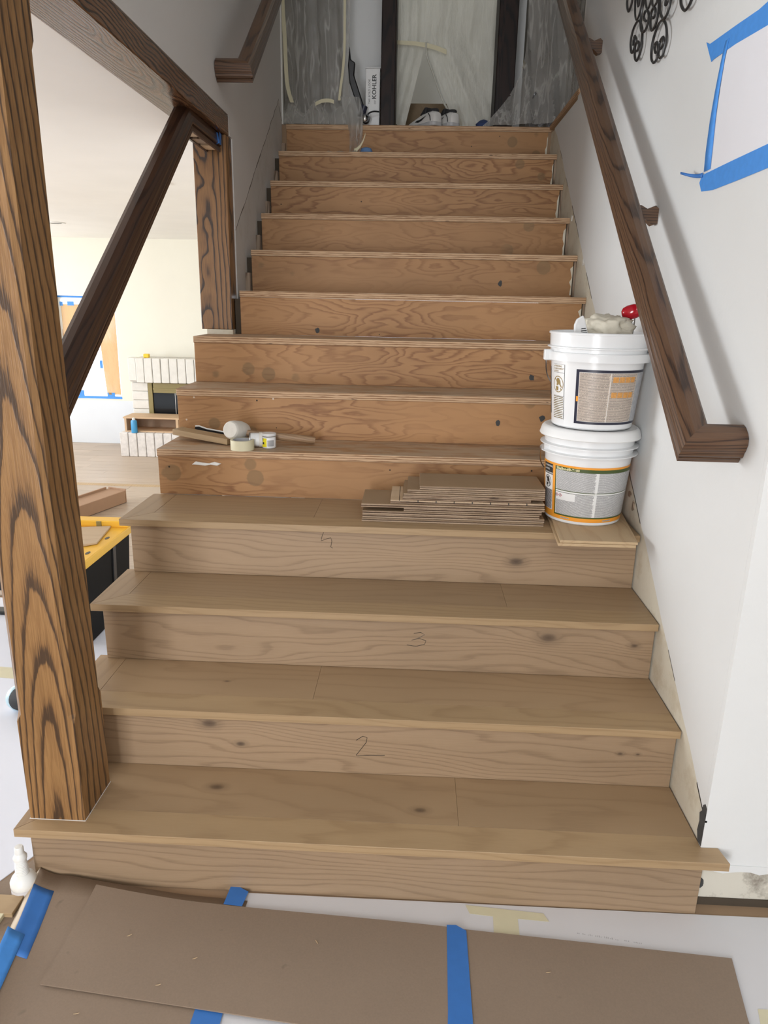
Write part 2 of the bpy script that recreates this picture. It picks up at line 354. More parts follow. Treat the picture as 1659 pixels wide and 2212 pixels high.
M['blue_tape'] = flat('blue_painters_tape', (0.035, 0.155, 0.46, 1), 0.55, vary=0.12, scale=30)
M['blue_tape_light'] = flat('blue_tape_painted_lit', (0.06, 0.27, 0.72, 1), 0.55, vary=0.12, scale=60)  # brighter copy of blue_tape, the light on it painted into the colour
M['cream_tape'] = flat('cream_masking_tape', (0.62, 0.575, 0.40, 1), 0.6, vary=0.05, scale=30)
M['paper'] = flat('white_paper_sheet', (0.74, 0.74, 0.78, 1), 0.7, vary=0.02)
M['lr_floor'] = wood('pale_floor_boards', 'X', (0.46, 0.375, 0.30, 1), (0.42, 0.335, 0.262, 1), (0.34, 0.255, 0.19, 1), ring=0.03, wob=0.12, rough=0.4, contrast=0.4, streak=0.1, rand=1.0, bump=0.03)
M['subfloor'] = flat('subfloor', (0.3, 0.2, 0.12, 1), 0.8)
# plastics, metals, misc
M['bucket'] = flat('white_bucket_plastic', (0.75, 0.76, 0.765, 1), 0.22, 0.5, vary=0.02, scale=9)
M['bucket_lid'] = flat('white_lid_plastic', (0.78, 0.785, 0.78, 1), 0.3, 0.5, vary=0.02)
M['wire'] = flat('grey_steel_wire', (0.45, 0.45, 0.45, 1), 0.3, metal=1.0)
M['chrome'] = flat('chrome', (0.75, 0.75, 0.75, 1), 0.12, metal=1.0, vary=0.02)
M['iron'] = flat('black_wrought_iron', (0.025, 0.024, 0.024, 1), 0.38, 0.6, metal=0.2, vary=0.2)
M['black'] = flat('black_plastic', (0.012, 0.012, 0.013, 1), 0.35, 0.5)
M['navy'] = flat('navy_label_border', (0.022, 0.024, 0.045, 1), 0.35)
M['orange'] = flat('orange_label', (0.82, 0.33, 0.035, 1), 0.35, vary=0.02)
M['green'] = flat('olive_label_band', (0.055, 0.085, 0.018, 1), 0.35, vary=0.03)
M['label_white'] = flat('label_white', (0.74, 0.74, 0.73, 1), 0.35, vary=0.02)
M['ink'] = flat('black_label_ink', (0.02, 0.02, 0.02, 1), 0.4)
M['ochre_ink'] = flat('ochre_label_ink', (0.27, 0.18, 0.045, 1), 0.4)
M['red_ink'] = flat('red_diamond_ink', (0.45, 0.03, 0.05, 1), 0.4)
M['cream_ink'] = flat('cream_label_lettering', (0.85, 0.8, 0.5, 1), 0.4)
M['print_grey'] = print_lines('grey_small_print', (0.74, 0.74, 0.73, 1), (0.09, 0.09, 0.10, 1), 34, 1, 0.36, 60)
M['print_beige'] = print_lines('beige_small_print', (0.60, 0.51, 0.43, 1), (0.2, 0.17, 0.15, 1), 44, 1, 0.40, 40)
M['print_ochre'] = print_lines('ochre_small_print', (0.77, 0.77, 0.76, 1), (0.16, 0.12, 0.05, 1), 13, 1, 0.33, 16)
M['print_black'] = print_lines('black_small_print', (0.6, 0.6, 0.6, 1), (0.04, 0.04, 0.04, 1), 16, 1, 0.33, 18)
M['print_photo'] = flat('orange_photo_strip', (0.62, 0.30, 0.08, 1), 0.35, vary=0.35, scale=160)
M['peeled'] = flat('scraped_label', (0.42, 0.43, 0.45, 1), 0.5, vary=0.45, scale=70)
M['rag'] = flat('crumpled_cream_cloth', (0.62, 0.575, 0.47, 1), 0.6, vary=0.08, scale=25, bump=0.2)
M['red'] = flat('glossy_red_handle', (0.40, 0.008, 0.018, 1), 0.12, 0.6, vary=0.05)
M['steel'] = flat('scraped_steel', (0.42, 0.41, 0.39, 1), 0.35, metal=0.9, vary=0.3, scale=60)
M['rubber'] = flat('off_white_rubber', (0.63, 0.60, 0.54, 1), 0.6, vary=0.15, scale=30)
M['tin'] = flat('white_tin', (0.66, 0.66, 0.65, 1), 0.35, vary=0.15, scale=40)
M['yellow'] = flat('yellow_label', (0.75, 0.66, 0.02, 1), 0.4)
M['tote_yellow'] = flat('yellow_tote_lid', (0.80, 0.46, 0.045, 1), 0.4, vary=0.04)
M['tote_black'] = flat('black_tote_body', (0.010, 0.0095, 0.009, 1), 0.65, 0.12, vary=0.2)
M['carton'] = flat('brown_carton', (0.36, 0.22, 0.135, 1), 0.7)
M['bottle'] = flat('milky_bottle_plastic', (0.78, 0.78, 0.75, 1), 0.3, vary=0.02)
M['bottle_low'] = flat('bottle_label_grey', (0.62, 0.61, 0.62, 1), 0.4)
M['shoe'] = flat('white_shoe_leather', (0.62, 0.61, 0.59, 1), 0.45, vary=0.04)
M['shoe_dark'] = flat('black_shoe_lining', (0.02, 0.02, 0.022, 1), 0.8)
M['sole'] = flat('grey_shoe_sole', (0.42, 0.42, 0.43, 1), 0.6)
M['glove'] = flat('blue_glove', (0.10, 0.19, 0.36, 1), 0.7, vary=0.15)
M['glove_dark'] = flat('dark_blue_rag', (0.02, 0.04, 0.12, 1), 0.8)
M['brick'] = flat('whitewashed_brick', (0.72, 0.71, 0.68, 1), 0.8, vary=0.1, scale=16, bump=0.5)
M['brick_low'] = flat('smeared_hearth_brick', (0.68, 0.655, 0.64, 1), 0.8, vary=0.25, scale=22, bump=0.5)
M['mortar'] = flat('grey_mortar', (0.50, 0.48, 0.45, 1), 0.9)
M['brass'] = flat('brass_trim', (0.25, 0.20, 0.075, 1), 0.4, metal=0.1)
M['fire_glass'] = flat('dark_fire_glass', (0.01, 0.011, 0.013, 1), 0.12, 0.25)
M['raw_pine'] = flat('raw_pine', (0.58, 0.40, 0.25, 1), 0.65)
M['pine_in'] = flat('pine_inside', (0.36, 0.245, 0.165, 1), 0.7)
M['can_blue'] = flat('blue_spray_can', (0.06, 0.32, 0.62, 1), 0.3)
M['sponge'] = flat('yellow_sponge', (0.80, 0.55, 0.05, 1), 0.8)
M['kraft'] = film('kraft_masking_paper', (0.62, 0.39, 0.2, 1), 0.0, 0.7, 0.9)
M['white_metal'] = flat('white_light_trim', (0.75, 0.75, 0.73, 1), 0.4)
M['film'] = film('clear_plastic_sheeting', (0.60, 0.59, 0.56, 1), 0.56, 0.14, 0.45)
M['film_white'] = film('milky_plastic_sheeting', (0.74, 0.74, 0.68, 1), 0.14, 0.35, 0.75)
t = NT('window_plastic', 0.3, 0.5)
out = [n for n in t.t.nodes if n.type == 'OUTPUT_MATERIAL'][0]
a_ = t.n('ShaderNodeBsdfTransparent'); b_ = t.n('ShaderNodeBsdfGlossy'); b_.inputs['Roughness'].default_value = 0.05
mxs = t.n('ShaderNodeMixShader'); mxs.inputs[0].default_value = 0.06
t.l(a_.outputs[0], mxs.inputs[1]); t.l(b_.outputs[0], mxs.inputs[2]); t.l(mxs.outputs[0], out.inputs[0])
M['glass'] = t.m

# ------------------------------------------------------------------ mesh helpers
class MB:
    def __init__(self): self.v = []; self.f = []; self.mi = []; self.uv = []; self.sm = []
    def add(self, vs, fs, mi=0, smooth=False, uvs=None):
        o = len(self.v)
        self.v += [tuple(p) for p in vs]
        for i, f in enumerate(fs):
            self.f.append(tuple(o + k for k in f)); self.mi.append(mi); self.sm.append(smooth)
            self.uv.append([uvs[k] for k in f] if uvs else None)
        return self
    def box(self, x0, x1, y0, y1, z0, z1, mi=0, top=None):
        vs = [(x, y, z) for z in (z0, z1) for y in (y0, y1) for x in (x0, x1)]
        fs = [(0, 2, 3, 1), (4, 5, 7, 6), (0, 1, 5, 4), (2, 6, 7, 3), (0, 4, 6, 2), (1, 3, 7, 5)]
        o = len(self.f); self.add(vs, fs, mi)
        if top is not None: self.mi[o + 1] = top
        return self
    def prism(self, poly, h0, h1, axis='Z', mi=0, cap=None):
        """poly: 2-D points (counter-clockwise seen down the axis); axis Z: (x,y); Y: (x,z); X: (y,z)"""
        n = len(poly)
        def P(a, b, h): return {'Z': (a, b, h), 'Y': (a, h, b), 'X': (h, a, b)}[axis]
        vs = [P(a, b, h0) for a, b in poly] + [P(a, b, h1) for a, b in poly]
        o = len(self.f)
        fs = [tuple(range(n - 1, -1, -1)), tuple(range(n, 2 * n))] + [(i, (i + 1) % n, n + (i + 1) % n, n + i) for i in range(n)]
        self.add(vs, fs, mi)
        if cap is not None: self.mi[o] = cap; self.mi[o + 1] = cap
        return self
    def lathe(self, prof, c=(0, 0, 0), seg=32, mi=0, mat=None, cap=False):
        m = mat or Matrix.Translation(c)
        vs = []; fs = []
        n = len(prof)
        for i in range(seg):
            a = 2 * PI * i / seg
            for r, z in prof: vs.append(m @ Vector((r * math.cos(a), r * math.sin(a), z)))
        for i in range(seg):
            j = (i + 1) % seg
            for k in range(n - 1):
                fs.append((i * n + k, j * n + k, j * n + k + 1, i * n + k + 1))
        if cap:
            fs.append(tuple(i * n for i in range(seg))[::-1]); fs.append(tuple(i * n + n - 1 for i in range(seg)))
        return self.add(vs, fs, mi, True)
    def tube(self, pts, r, seg=8, mi=0, closed=False):
        pts = [Vector(p) for p in pts]
        n = len(pts); rings = []
        up = Vector((0.3, 0.2, 1)).normalized()
        for i, p in enumerate(pts):
            a = pts[i - 1] if (i > 0 or closed) else p
            b = pts[(i + 1) % n] if (i < n - 1 or closed) else p
            t_ = (b - a).normalized()
            s = t_.cross(up)
            if s.length < 1e-3: s = t_.cross(Vector((1, 0, 0)))
            s.normalize(); u = s.cross(t_); up = u if i else up
            rr = r[i] if isinstance(r, (list, tuple)) else r
            rings.append([p + (s * math.cos(2 * PI * k / seg) + u * math.sin(2 * PI * k / seg)) * rr for k in range(seg)])
        vs = [v for rg in rings for v in rg]; fs = []
        for i in range(n if closed else n - 1):
            j = (i + 1) % n
            for k in range(seg):
                k2 = (k + 1) % seg
                fs.append((i * seg + k, i * seg + k2, j * seg + k2, j * seg + k))
        if not closed:
            fs.append(tuple(range(seg))[::-1]); fs.append(tuple((n - 1) * seg + k for k in range(seg)))
        return self.add(vs, fs, mi, True)
    def grid(self, fn, nu, nv, mi=0, smooth=True, two=0.0):
        vs = [fn(i / nu, j / nv) for j in range(nv + 1) for i in range(nu + 1)]
        uv = [(i / nu, j / nv) for j in range(nv + 1) for i in range(nu + 1)]
        fs = [(j * (nu + 1) + i, j * (nu + 1) + i + 1, (j + 1) * (nu + 1) + i + 1, (j + 1) * (nu + 1) + i) for j in range(nv) for i in range(nu)]
        return self.add(vs, fs, mi, smooth, uv)
    def sweep(self, prof, pts, upv, mi=0, start_n=None, end_n=None):
        """sweep a closed profile (u, v) along pts with mitred corners; v goes along upv"""
        pts = [Vector(p) for p in pts]; upv = Vector(upv).normalized(); rings = []
        for i, p in enumerate(pts):
            t0 = (pts[i] - pts[i - 1]).normalized() if i > 0 else None
            t1 = (pts[i + 1] - pts[i]).normalized() if i < len(pts) - 1 else None
            td = t0 or t1
            s = td.cross(upv).normalized(); u = s.cross(td)
            if t0 and t1: nrm = (t0 + t1).normalized()
            elif t0 is None: nrm = Vector(start_n) if start_n else t1
            else: nrm = Vector(end_n) if end_n else t0
            ring = []
            for a, b in prof:
                q = p + s * a + u * b
                ring.append(q + td * ((p - q).dot(nrm) / td.dot(nrm)))
            rings.append(ring)
        n = len(prof); vs = [v for rg in rings for v in rg]
        fs = [(i * n + k, i * n + (k + 1) % n, (i + 1) * n + (k + 1) % n, (i + 1) * n + k) for i in range(len(pts) - 1) for k in range(n)]
        fs.append(tuple(range(n))[::-1]); fs.append(tuple((len(pts) - 1) * n + k for k in range(n)))
        return self.add(vs, fs, mi)

def build(name, mb, mats, parent=None, mx=None, bevel=0.0, bseg=1, sharp=35, solid=0.0, label=None, kind=None, recalc=True, root=None):
    """link mb as ONE mesh object; its vertices are world points (or points of mx)"""
    me = bpy.data.meshes.new(name)
    if not isinstance(mats, (list, tuple)): mats = [mats]
    org = Vector((0, 0, 0))
    vs = [Vector(v) for v in mb.v]
    if mx is None:
        if parent is None:
            lo = [min(v[i] for v in vs) for i in range(3)]; hi = [max(v[i] for v in vs) for i in range(3)]
            org = Vector(((lo[0] + hi[0]) / 2, (lo[1] + hi[1]) / 2, lo[2]))
        if root is not None: org = Vector(root)
    me.from_pydata([v - org for v in vs], [], mb.f)
    for m in mats: me.materials.append(m)
    if any(mb.mi): me.polygons.foreach_set('material_index', mb.mi)
    me.polygons.foreach_set('use_smooth', mb.sm)
    if any(u is not None for u in mb.uv):
        ul = me.uv_layers.new(name='uv')
        k = 0
        for fi, f in enumerate(mb.f):
            for c in range(len(f)):
                ul.data[k].uv = mb.uv[fi][c] if mb.uv[fi] else (0, 0); k += 1
    bm = bmesh.new(); bm.from_mesh(me)
    if recalc: bmesh.ops.recalc_face_normals(bm, faces=bm.faces)
    if bevel:
        es = [e for e in bm.edges if len(e.link_faces) == 2 and e.calc_face_angle(0) > R(25)]
        bmesh.ops.bevel(bm, geom=es, offset=bevel, segments=bseg, affect='EDGES', profile=0.6, clamp_overlap=True)
    bm.to_mesh(me); bm.free()
    if any(mb.sm): me.set_sharp_from_angle(angle=R(sharp))
    o = bpy.data.objects.new(name, me); COL.objects.link(o)
    if parent is not None:
        o.parent = parent
        base = world_of(parent).inverted()
        o.matrix_local = base @ (mx if mx is not None else Matrix.Translation(org))
    else:
        o.matrix_world = mx if mx is not None else Matrix.Translation(org)
    if solid:
        md = o.modifiers.new('thickness', 'SOLIDIFY'); md.thickness = solid; md.offset = 0
    if label: o['label'] = label
    if kind: o['kind'] = kind
    WORLD[o.name] = mx.copy() if mx is not None else Matrix.Translation(org)
    return o
WORLD = {}
def world_of(o): return WORLD.get(o.name, Matrix.Identity(4))

def thing(name, label, cat, loc, group=None):
    o = bpy.data.objects.new(name, None); COL.objects.link(o)
    o.location = loc; o.empty_display_size = 0.05
    o['label'] = label; o['category'] = cat
    if group: o['group'] = group
    WORLD[o.name] = Matrix.Translation(loc)
    return o
def tag(o, label, cat, group=None):
    o['label'] = label; o['category'] = cat
    if group: o['group'] = group
    return o
def struct(name, mb, mats, **k):
    o = build(name, mb, mats, **k); o['kind'] = 'structure'; return o
def frame_mx(loc, xdir, up=(0, 0, 1)):
    x = Vector(xdir).normalized(); u = Vector(up); y = u.cross(x).normalized(); z = x.cross(y)
    return Matrix(((x.x, y.x, z.x, loc[0]), (x.y, y.y, z.y, loc[1]), (x.z, y.z, z.z, loc[2]), (0, 0, 0, 1)))
def copy_tree(o, parent=None):
    c = o.copy(); COL.objects.link(c)
    if parent is not None: c.parent = parent
    for ch in list(o.children): copy_tree(ch, c)
    return c
def smooth_path(pts, sub=5):
    out = []
    P = [Vector(p) for p in pts]; n = len(P)
    for i in range(n - 1):
        p0, p1, p2, p3 = P[max(i - 1, 0)], P[i], P[i + 1], P[min(i + 2, n - 1)]
        for k in range(sub):
            t_ = k / sub
            out.append(0.5 * ((2 * p1) + (p2 - p0) * t_ + (2 * p0 - 5 * p1 + 4 * p2 - p3) * t_ ** 2 + (3 * p1 - p0 - 3 * p2 + p3) * t_ ** 3))
    out.append(P[-1]); return out
def text_mesh(body, size, bold=0.0, space=1.0, extrude=0.0):
    cu = bpy.data.curves.new('lettering', 'FONT'); cu.body = body; cu.size = size; cu.offset = bold; cu.space_character = space; cu.resolution_u = 2; cu.extrude = extrude
    ob = bpy.data.objects.new('lettering', cu); COL.objects.link(ob)
    dg = bpy.context.evaluated_depsgraph_get()
    me = bpy.data.meshes.new_from_object(ob.evaluated_get(dg))
    vs = [tuple(v.co) for v in me.vertices]; fs = [tuple(p.vertices) for p in me.polygons]
    bpy.data.objects.remove(ob); bpy.data.curves.remove(cu); bpy.data.meshes.remove(me)
    return vs, fs

# ------------------------------------------------------------------ measurements
RI, D = 0.19, 0.260675                    # rise and run
zt = lambda i: RI * i - 0.0159            # finished tread top
zp = lambda i: RI * i - 0.0348            # plywood tread top
ny = lambda i: (i - 1) * D - 0.069        # finished nosing front
ry = lambda i: (i - 1) * D - 0.049        # finished riser face
XW = 0.774                                # right wall
XL = -0.797                               # left stair wall
ZL = zp(13)                               # landing 2.435
ZLOW = -0.45                              # sunken living room floor

# ------------------------------------------------------------------ the room shell
fl = struct('floor', MB().box(-6.2, 2.7, -3.7, 3.92, -0.14, 0.0), M['subfloor'])
lrf = struct('floor.001', MB().box(-6.2, -0.8, 3.9, 8.0, ZLOW - 0.12, ZLOW - 0.012), M['subfloor'])
# floor boards of the sunken room and of the upper level beside the stairs, each its own board
random.seed(3)
pb = None
for r_ in range(26):
    y0 = 3.93 + r_ * 0.155
    x = -4.9 + random.uniform(-0.9, 0)
    while x < -0.95:
        ln = random.uniform(1.2, 1.9); x1 = min(x + ln, -0.9)
        if x1 > -4.8 and y0 < 7.75:
            build('floor_board', MB().box(max(x, -4.9), x1 - 0.002, y0, y0 + 0.1525, ZLOW - 0.012, ZLOW + random.uniform(-0.001, 0.0)), M['lr_floor'], parent=lrf)
        x = x1
for r_ in range(14):
    y0 = 1.72 + r_ * 0.155
    x = -3.4 + random.uniform(-0.8, 0)
    while x < -1.0:
        ln = random.uniform(1.2, 1.9); x1 = min(x + ln, -0.95)
        if x1 > -3.3:
            build('floor_board', MB().box(max(x, -3.3), x1 - 0.002, y0, y0 + 0.1525, 0.0, 0.010 + random.uniform(-0.001, 0.0)), M['lr_floor'], parent=fl)
        x = x1
build('step_nosing', MB().box(-4.9, -0.9, 3.89, 3.95, -0.03, 0.013), M['scrap'], parent=fl, bevel=0.004)

# right stair wall: painted upper face stands a little proud of the bare plaster left by the removed skirting
def wall_line(y): return 0.262 + 0.7165 * y
random.seed(11)
ys = [-0.016 + k * 0.075 for k in range(42)]
ys = [y for y in ys if y < 3.0] + [3.02]
edge = [(y, wall_line(y) + random.uniform(-0.006, 0.006)) for y in ys]
low = MB().box(XW, 0.98, 0.0, 3.13, 0.0, ZL - 0.035)
low.box(XW + 0.001, 0.98, 0.0, 2.395, ZL - 0.036, 4.9)
wr = struct('wall_right', low, [M['bare']])
up = MB()
poly = [(-0.016, edge[0][1])] + edge[1:-1] + [(3.02, 2.40), (2.395, 2.40), (2.395, 4.9), (-0.016, 4.9)]
# split where the stair line passes the upper floor
poly = [(0.0005, edge[0][1])] + [p for p in edge if 0.01 < p[0] and p[1] < 2.37] + [(2.98, 2.385), (3.01, 2.402), (2.40, 2.402), (2.40, 4.9), (0.0005, 4.9)]
up.prism(poly, XW - 0.0035, XW - 0.0002, 'X')
build('painted_plaster', up, M['wall'], parent=wr, label='smooth white painted plaster above the ragged skirting line')
random.seed(5)
for k in range(26):
    i = random.randrange(len(edge) - 1); (ya, za), (yb_, zb) = edge[i], edge[i + 1]
    if zb > 2.3: continue
    w = random.uniform(0.0015, 0.004)
    build('crack', MB().prism([(ya, za - w), (yb_, zb - w), (yb_, zb + w * 0.4), (ya, za + w * 0.4)], XW - 0.0042, XW + 0.001, 'X'), M['crack'], parent=wr)
for (y, z, sy, sz) in ((1.12, 0.955, 0.012, 0.008), (1.0, 0.885, 0.014, 0.010), (0.88, 0.84, 0.016, 0.012), (0.83, 0.81, 0.012, 0.02), (2.3, 1.86, 0.012, 0.02), (1.95, 1.64, 0.01, 0.018)):
    pl = []
    for q in range(9):
        a = 2 * PI * q / 9; rr = random.uniform(0.5, 1.1)
        pl.append((y + math.cos(a) * sy * rr, z + math.sin(a) * sz * rr))
    build('scuff', MB().prism(pl, XW - 0.0045, XW, 'X'), M['block'] if y < 1.2 else M['trim_white'], parent=wr)
# the wall end facing the room, with its unpainted foot
we = MB().box(XW - 0.0035, 2.7, -0.016, 0.0, 0.105, 4.9)
wf = struct('wall_front_return', we, M['wall'])
build('wall_foot', MB().box(XW, 2.7, -0.013, 0.0, 0.0, 0.1048), M['base_strip'], parent=wf, label='bare wall foot where the baseboard was taken off')
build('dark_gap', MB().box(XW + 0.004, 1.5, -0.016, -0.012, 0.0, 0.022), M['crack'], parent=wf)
rag_e = [(0.774 + k * 0.03, 0.104 + random.uniform(-0.004, 0.006)) for k in range(32)]
build('paint_edge', MB().prism([(x, z) for x, z in rag_e] + [(rag_e[-1][0], 0.125), (rag_e[0][0], 0.125)], -0.0185, -0.0155, 'Y'), M['wall'], parent=wf)
for (x0, z0, sx, sz) in ((0.783, 0.064, 0.012, 0.017),):
    pl = [(x0 + math.cos(2 * PI * q / 10) * sx * random.uniform(0.7, 1.1), z0 + math.sin(2 * PI * q / 10) * sz * random.uniform(0.7, 1.1)) for q in range(10)]
    build('smear', MB().prism(pl, -0.0155, -0.0125, 'Y'), M['smudge'], parent=wf)
pl = [(-0.0155, 0.1765), (0.006, 0.1765), (0.016, 0.20), (0.012, 0.23), (0.018, 0.25), (0.008, 0.262), (0.006, 0.28), (-0.004, 0.29), (-0.0155, 0.284)]
build('smear', MB().prism(pl, XW - 0.0046, XW - 0.0036, 'X'), M['smudge'], parent=wr)
# left stair wall, above and behind the beam
wl = MB()
wl.prism([(1.90, 0.0), (3.16, 0.0), (3.16, 4.9), (-3.6, 4.9), (-3.6, 2.197), (1.852, 2.197), (1.852, 2.117), (1.90, 2.117)], -0.90, XL, 'X')
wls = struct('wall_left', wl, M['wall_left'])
ll = lambda y: 1.685 + 0.70 * (y - 1.819)
random.seed(12)
pts = [(1.905 + k * 0.06, ll(1.905 + k * 0.06) + random.uniform(-0.006, 0.006)) for k in range(20)]
for (ya, za), (yb_, zb) in zip(pts[:-1], pts[1:]):
    w = random.uniform(0.0012, 0.0035)
    build('crack', MB().prism([(ya, za - w), (yb_, zb - w), (yb_, zb + w), (ya, za + w)], XL - 0.002, XL + 0.0006, 'X'), M['crack'], parent=wls)
build('crack', MB().prism([(3.05, 2.505), (3.15, 2.44), (3.15, 2.446), (3.05, 2.511)], XL - 0.002, XL + 0.0006, 'X'), M['crack'], parent=wls)
build('bare_plaster', MB().prism([(1.90, 1.2)] + [(3.16, 1.2), (3.16, 2.42)] + [(y, z - 0.003) for y, z in pts[::-1]], XL - 0.001, XL + 0.0002, 'X'), M['bare_grey'], parent=wls)
struct('trim_1', MB().box(XL - 0.02, XL + 0.008, 3.135, 3.165, ZL, 4.9), M['trim_white'])
struct('trim_2', MB().box(XW - 0.004, XW + 0.026, 2.388, 2.402, ZL + 0.02, 4.9), M['trim_white'])
capb = struct('trim_3', MB().box(XW - 0.012, XW + 0.02, 2.35, 3.14, ZL - 0.016, ZL + 0.008), M['ply_edge'], bevel=0.003)
# outer shell
struct('wall_back', MB().box(-6.2, -4.56, 7.811, 7.95, ZLOW, 2.6).box(-3.80, -0.75, 7.811, 7.95, ZLOW, 2.6).box(-4.56, -3.80, 7.811, 7.95, ZLOW, 0.136).box(-4.56, -3.80, 7.811, 7.95, 1.436, 2.6), M['lr_wall'])
struct('wall_west', MB().box(-6.3, -6.1, -3.7, 0.1, ZLOW, 2.6).box(-6.3, -6.1, 3.4, 4.8, ZLOW, 2.6).box(-6.3, -6.1, 7.0, 8.0, ZLOW, 2.6).box(-6.3, -6.1, 4.8, 7.0, ZLOW, 0.2).box(-6.3, -6.1, 4.8, 7.0, 1.8, 2.6).box(-6.3, -6.1, 0.1, 3.4, ZLOW, 0.1).box(-6.3, -6.1, 0.1, 3.4, 2.05, 2.6), M['lr_wall'])
struct('wall_entry', MB().box(-6.3, -1.42, -3.75, -3.6, 0, 4.95).box(-0.48, 2.8, -3.75, -3.6, 0, 2.95).box(-1.42, -0.48, -3.75, -3.6, 2.3, 4.95).box(1.5, 2.8, -3.75, -3.6, 2.95, 4.95).box(-0.48, -0.4, -3.75, -3.6, 2.95, 4.95).box(-0.4, 1.5, -3.75, -3.6, 4.25, 4.95), M['wall'])
struct('wall_east', MB().box(2.6, 2.8, -3.7, 6.4, 0, 4.95), M['wall'])
struct('wall_under_landing', MB().box(-0.9, -0.78, 3.14, 8.0, ZLOW, 2.4), M['lr_wall'])
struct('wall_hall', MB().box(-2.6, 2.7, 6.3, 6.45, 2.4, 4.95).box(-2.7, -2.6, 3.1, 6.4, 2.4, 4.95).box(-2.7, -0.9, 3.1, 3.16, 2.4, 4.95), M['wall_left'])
struct('ceiling', MB().box(-6.3, -0.90, -3.7, 8.0, 2.128, 2.33), M['ceil'])
struct('ceiling.001', MB().box(-2.7, 2.8, -3.75, 6.45, 4.9, 5.0), M['ceil'])
struct('floor.002', MB().box(-2.7, 2.7, 3.135, 6.4, 2.25, ZL - 0.002).box(0.98, 2.7, 2.42, 3.135, 2.25, ZL - 0.002), M['subfloor'])
struct('wall_hall_middle', MB().box(-0.47, -0.20, 3.42, 3.52, ZL, 4.9).box(0.50, 0.62, 3.42, 3.52, ZL, 4.9).box(-0.2, 0.5, 3.42, 3.52, 4.45, 4.9), M['wall'])
struct('wall_hall_right', MB().box(0.62, 2.6, 3.9, 4.0, ZL, 4.9).box(1.9, 1.98, 2.4, 3.9, ZL, 4.9).box(0.9, 2.6, 2.33, 2.40, ZL, 4.9), M['dark_room'])
struct('wall_hall_left', MB().box(-2.6, -0.47, 4.1, 4.2, ZL, 4.9), M['dark_room'])
struct('wall_bedroom', MB().box(-0.47, 0.62, 4.62, 4.72, ZL, 4.9), M['wall'])
struct('trim_4', MB().box(-0.2, 0.5, 3.60, 4.62, ZL, ZL + 0.225), M['carpet'])

# ------------------------------------------------------------------ the staircase
stair = thing('staircase', 'wide staircase with finished oak steps below and bare plywood steps above', 'staircase', (-0.08, 0.0, 0.0))
XR = 0.770
XTL, XRL = -0.936, -0.9065
seams = {1: [0.175], 2: [-0.233], 3: [0.335], 4: [-0.30]}
for i in (1, 2, 3, 4):
    y0 = ny(i); yb = ry(i + 1) + 0.018 if i < 4 else 4 * D + 0.002
    w = 0.088; z1 = zt(i); th = 0.0225; zb = z1 - 0.019
    g = 0.00025
    if i == 1:
        nos = [(XTL, y0), (0.821, y0), (0.812, -0.0165), (XR, -0.0165), (XR, y0 + w), (XTL + w, y0 + w)]
    else:
        nos = [(XTL, y0), (XR, y0), (XR, y0 + w), (XTL + w, y0 + w)]
    tr = build('nosed_tread', MB().prism(nos, z1 - th, z1), M['oak_nose'], parent=stair, bevel=0.0008)
    build('return_board', MB().prism([(XTL, y0 + 0.0012), (XTL + w - g, y0 + w + g), (XTL + w - g, yb), (XTL, yb)], z1 - th, z1), M['oak_y'], parent=tr, bevel=0.0003)
    xs = [XTL + w + g] + seams[i] + [XR]
    for a, b in zip(xs[:-1], xs[1:]):
        build('plank', MB().box(a + g, b - g, y0 + w + g, yb, zb, z1 - 0.0002), M['oak_x'], parent=tr, bevel=0.0003)
    # riser
    yr = ry(i); zlo = 0.001 if i == 1 else zt(i - 1) + 0.0006
    build('riser', MB().box(XRL, XR - 0.002, yr, yr + 0.016, zlo, z1 - th - 0.0004), M['oak_riser'], parent=stair, bevel=0.0006)
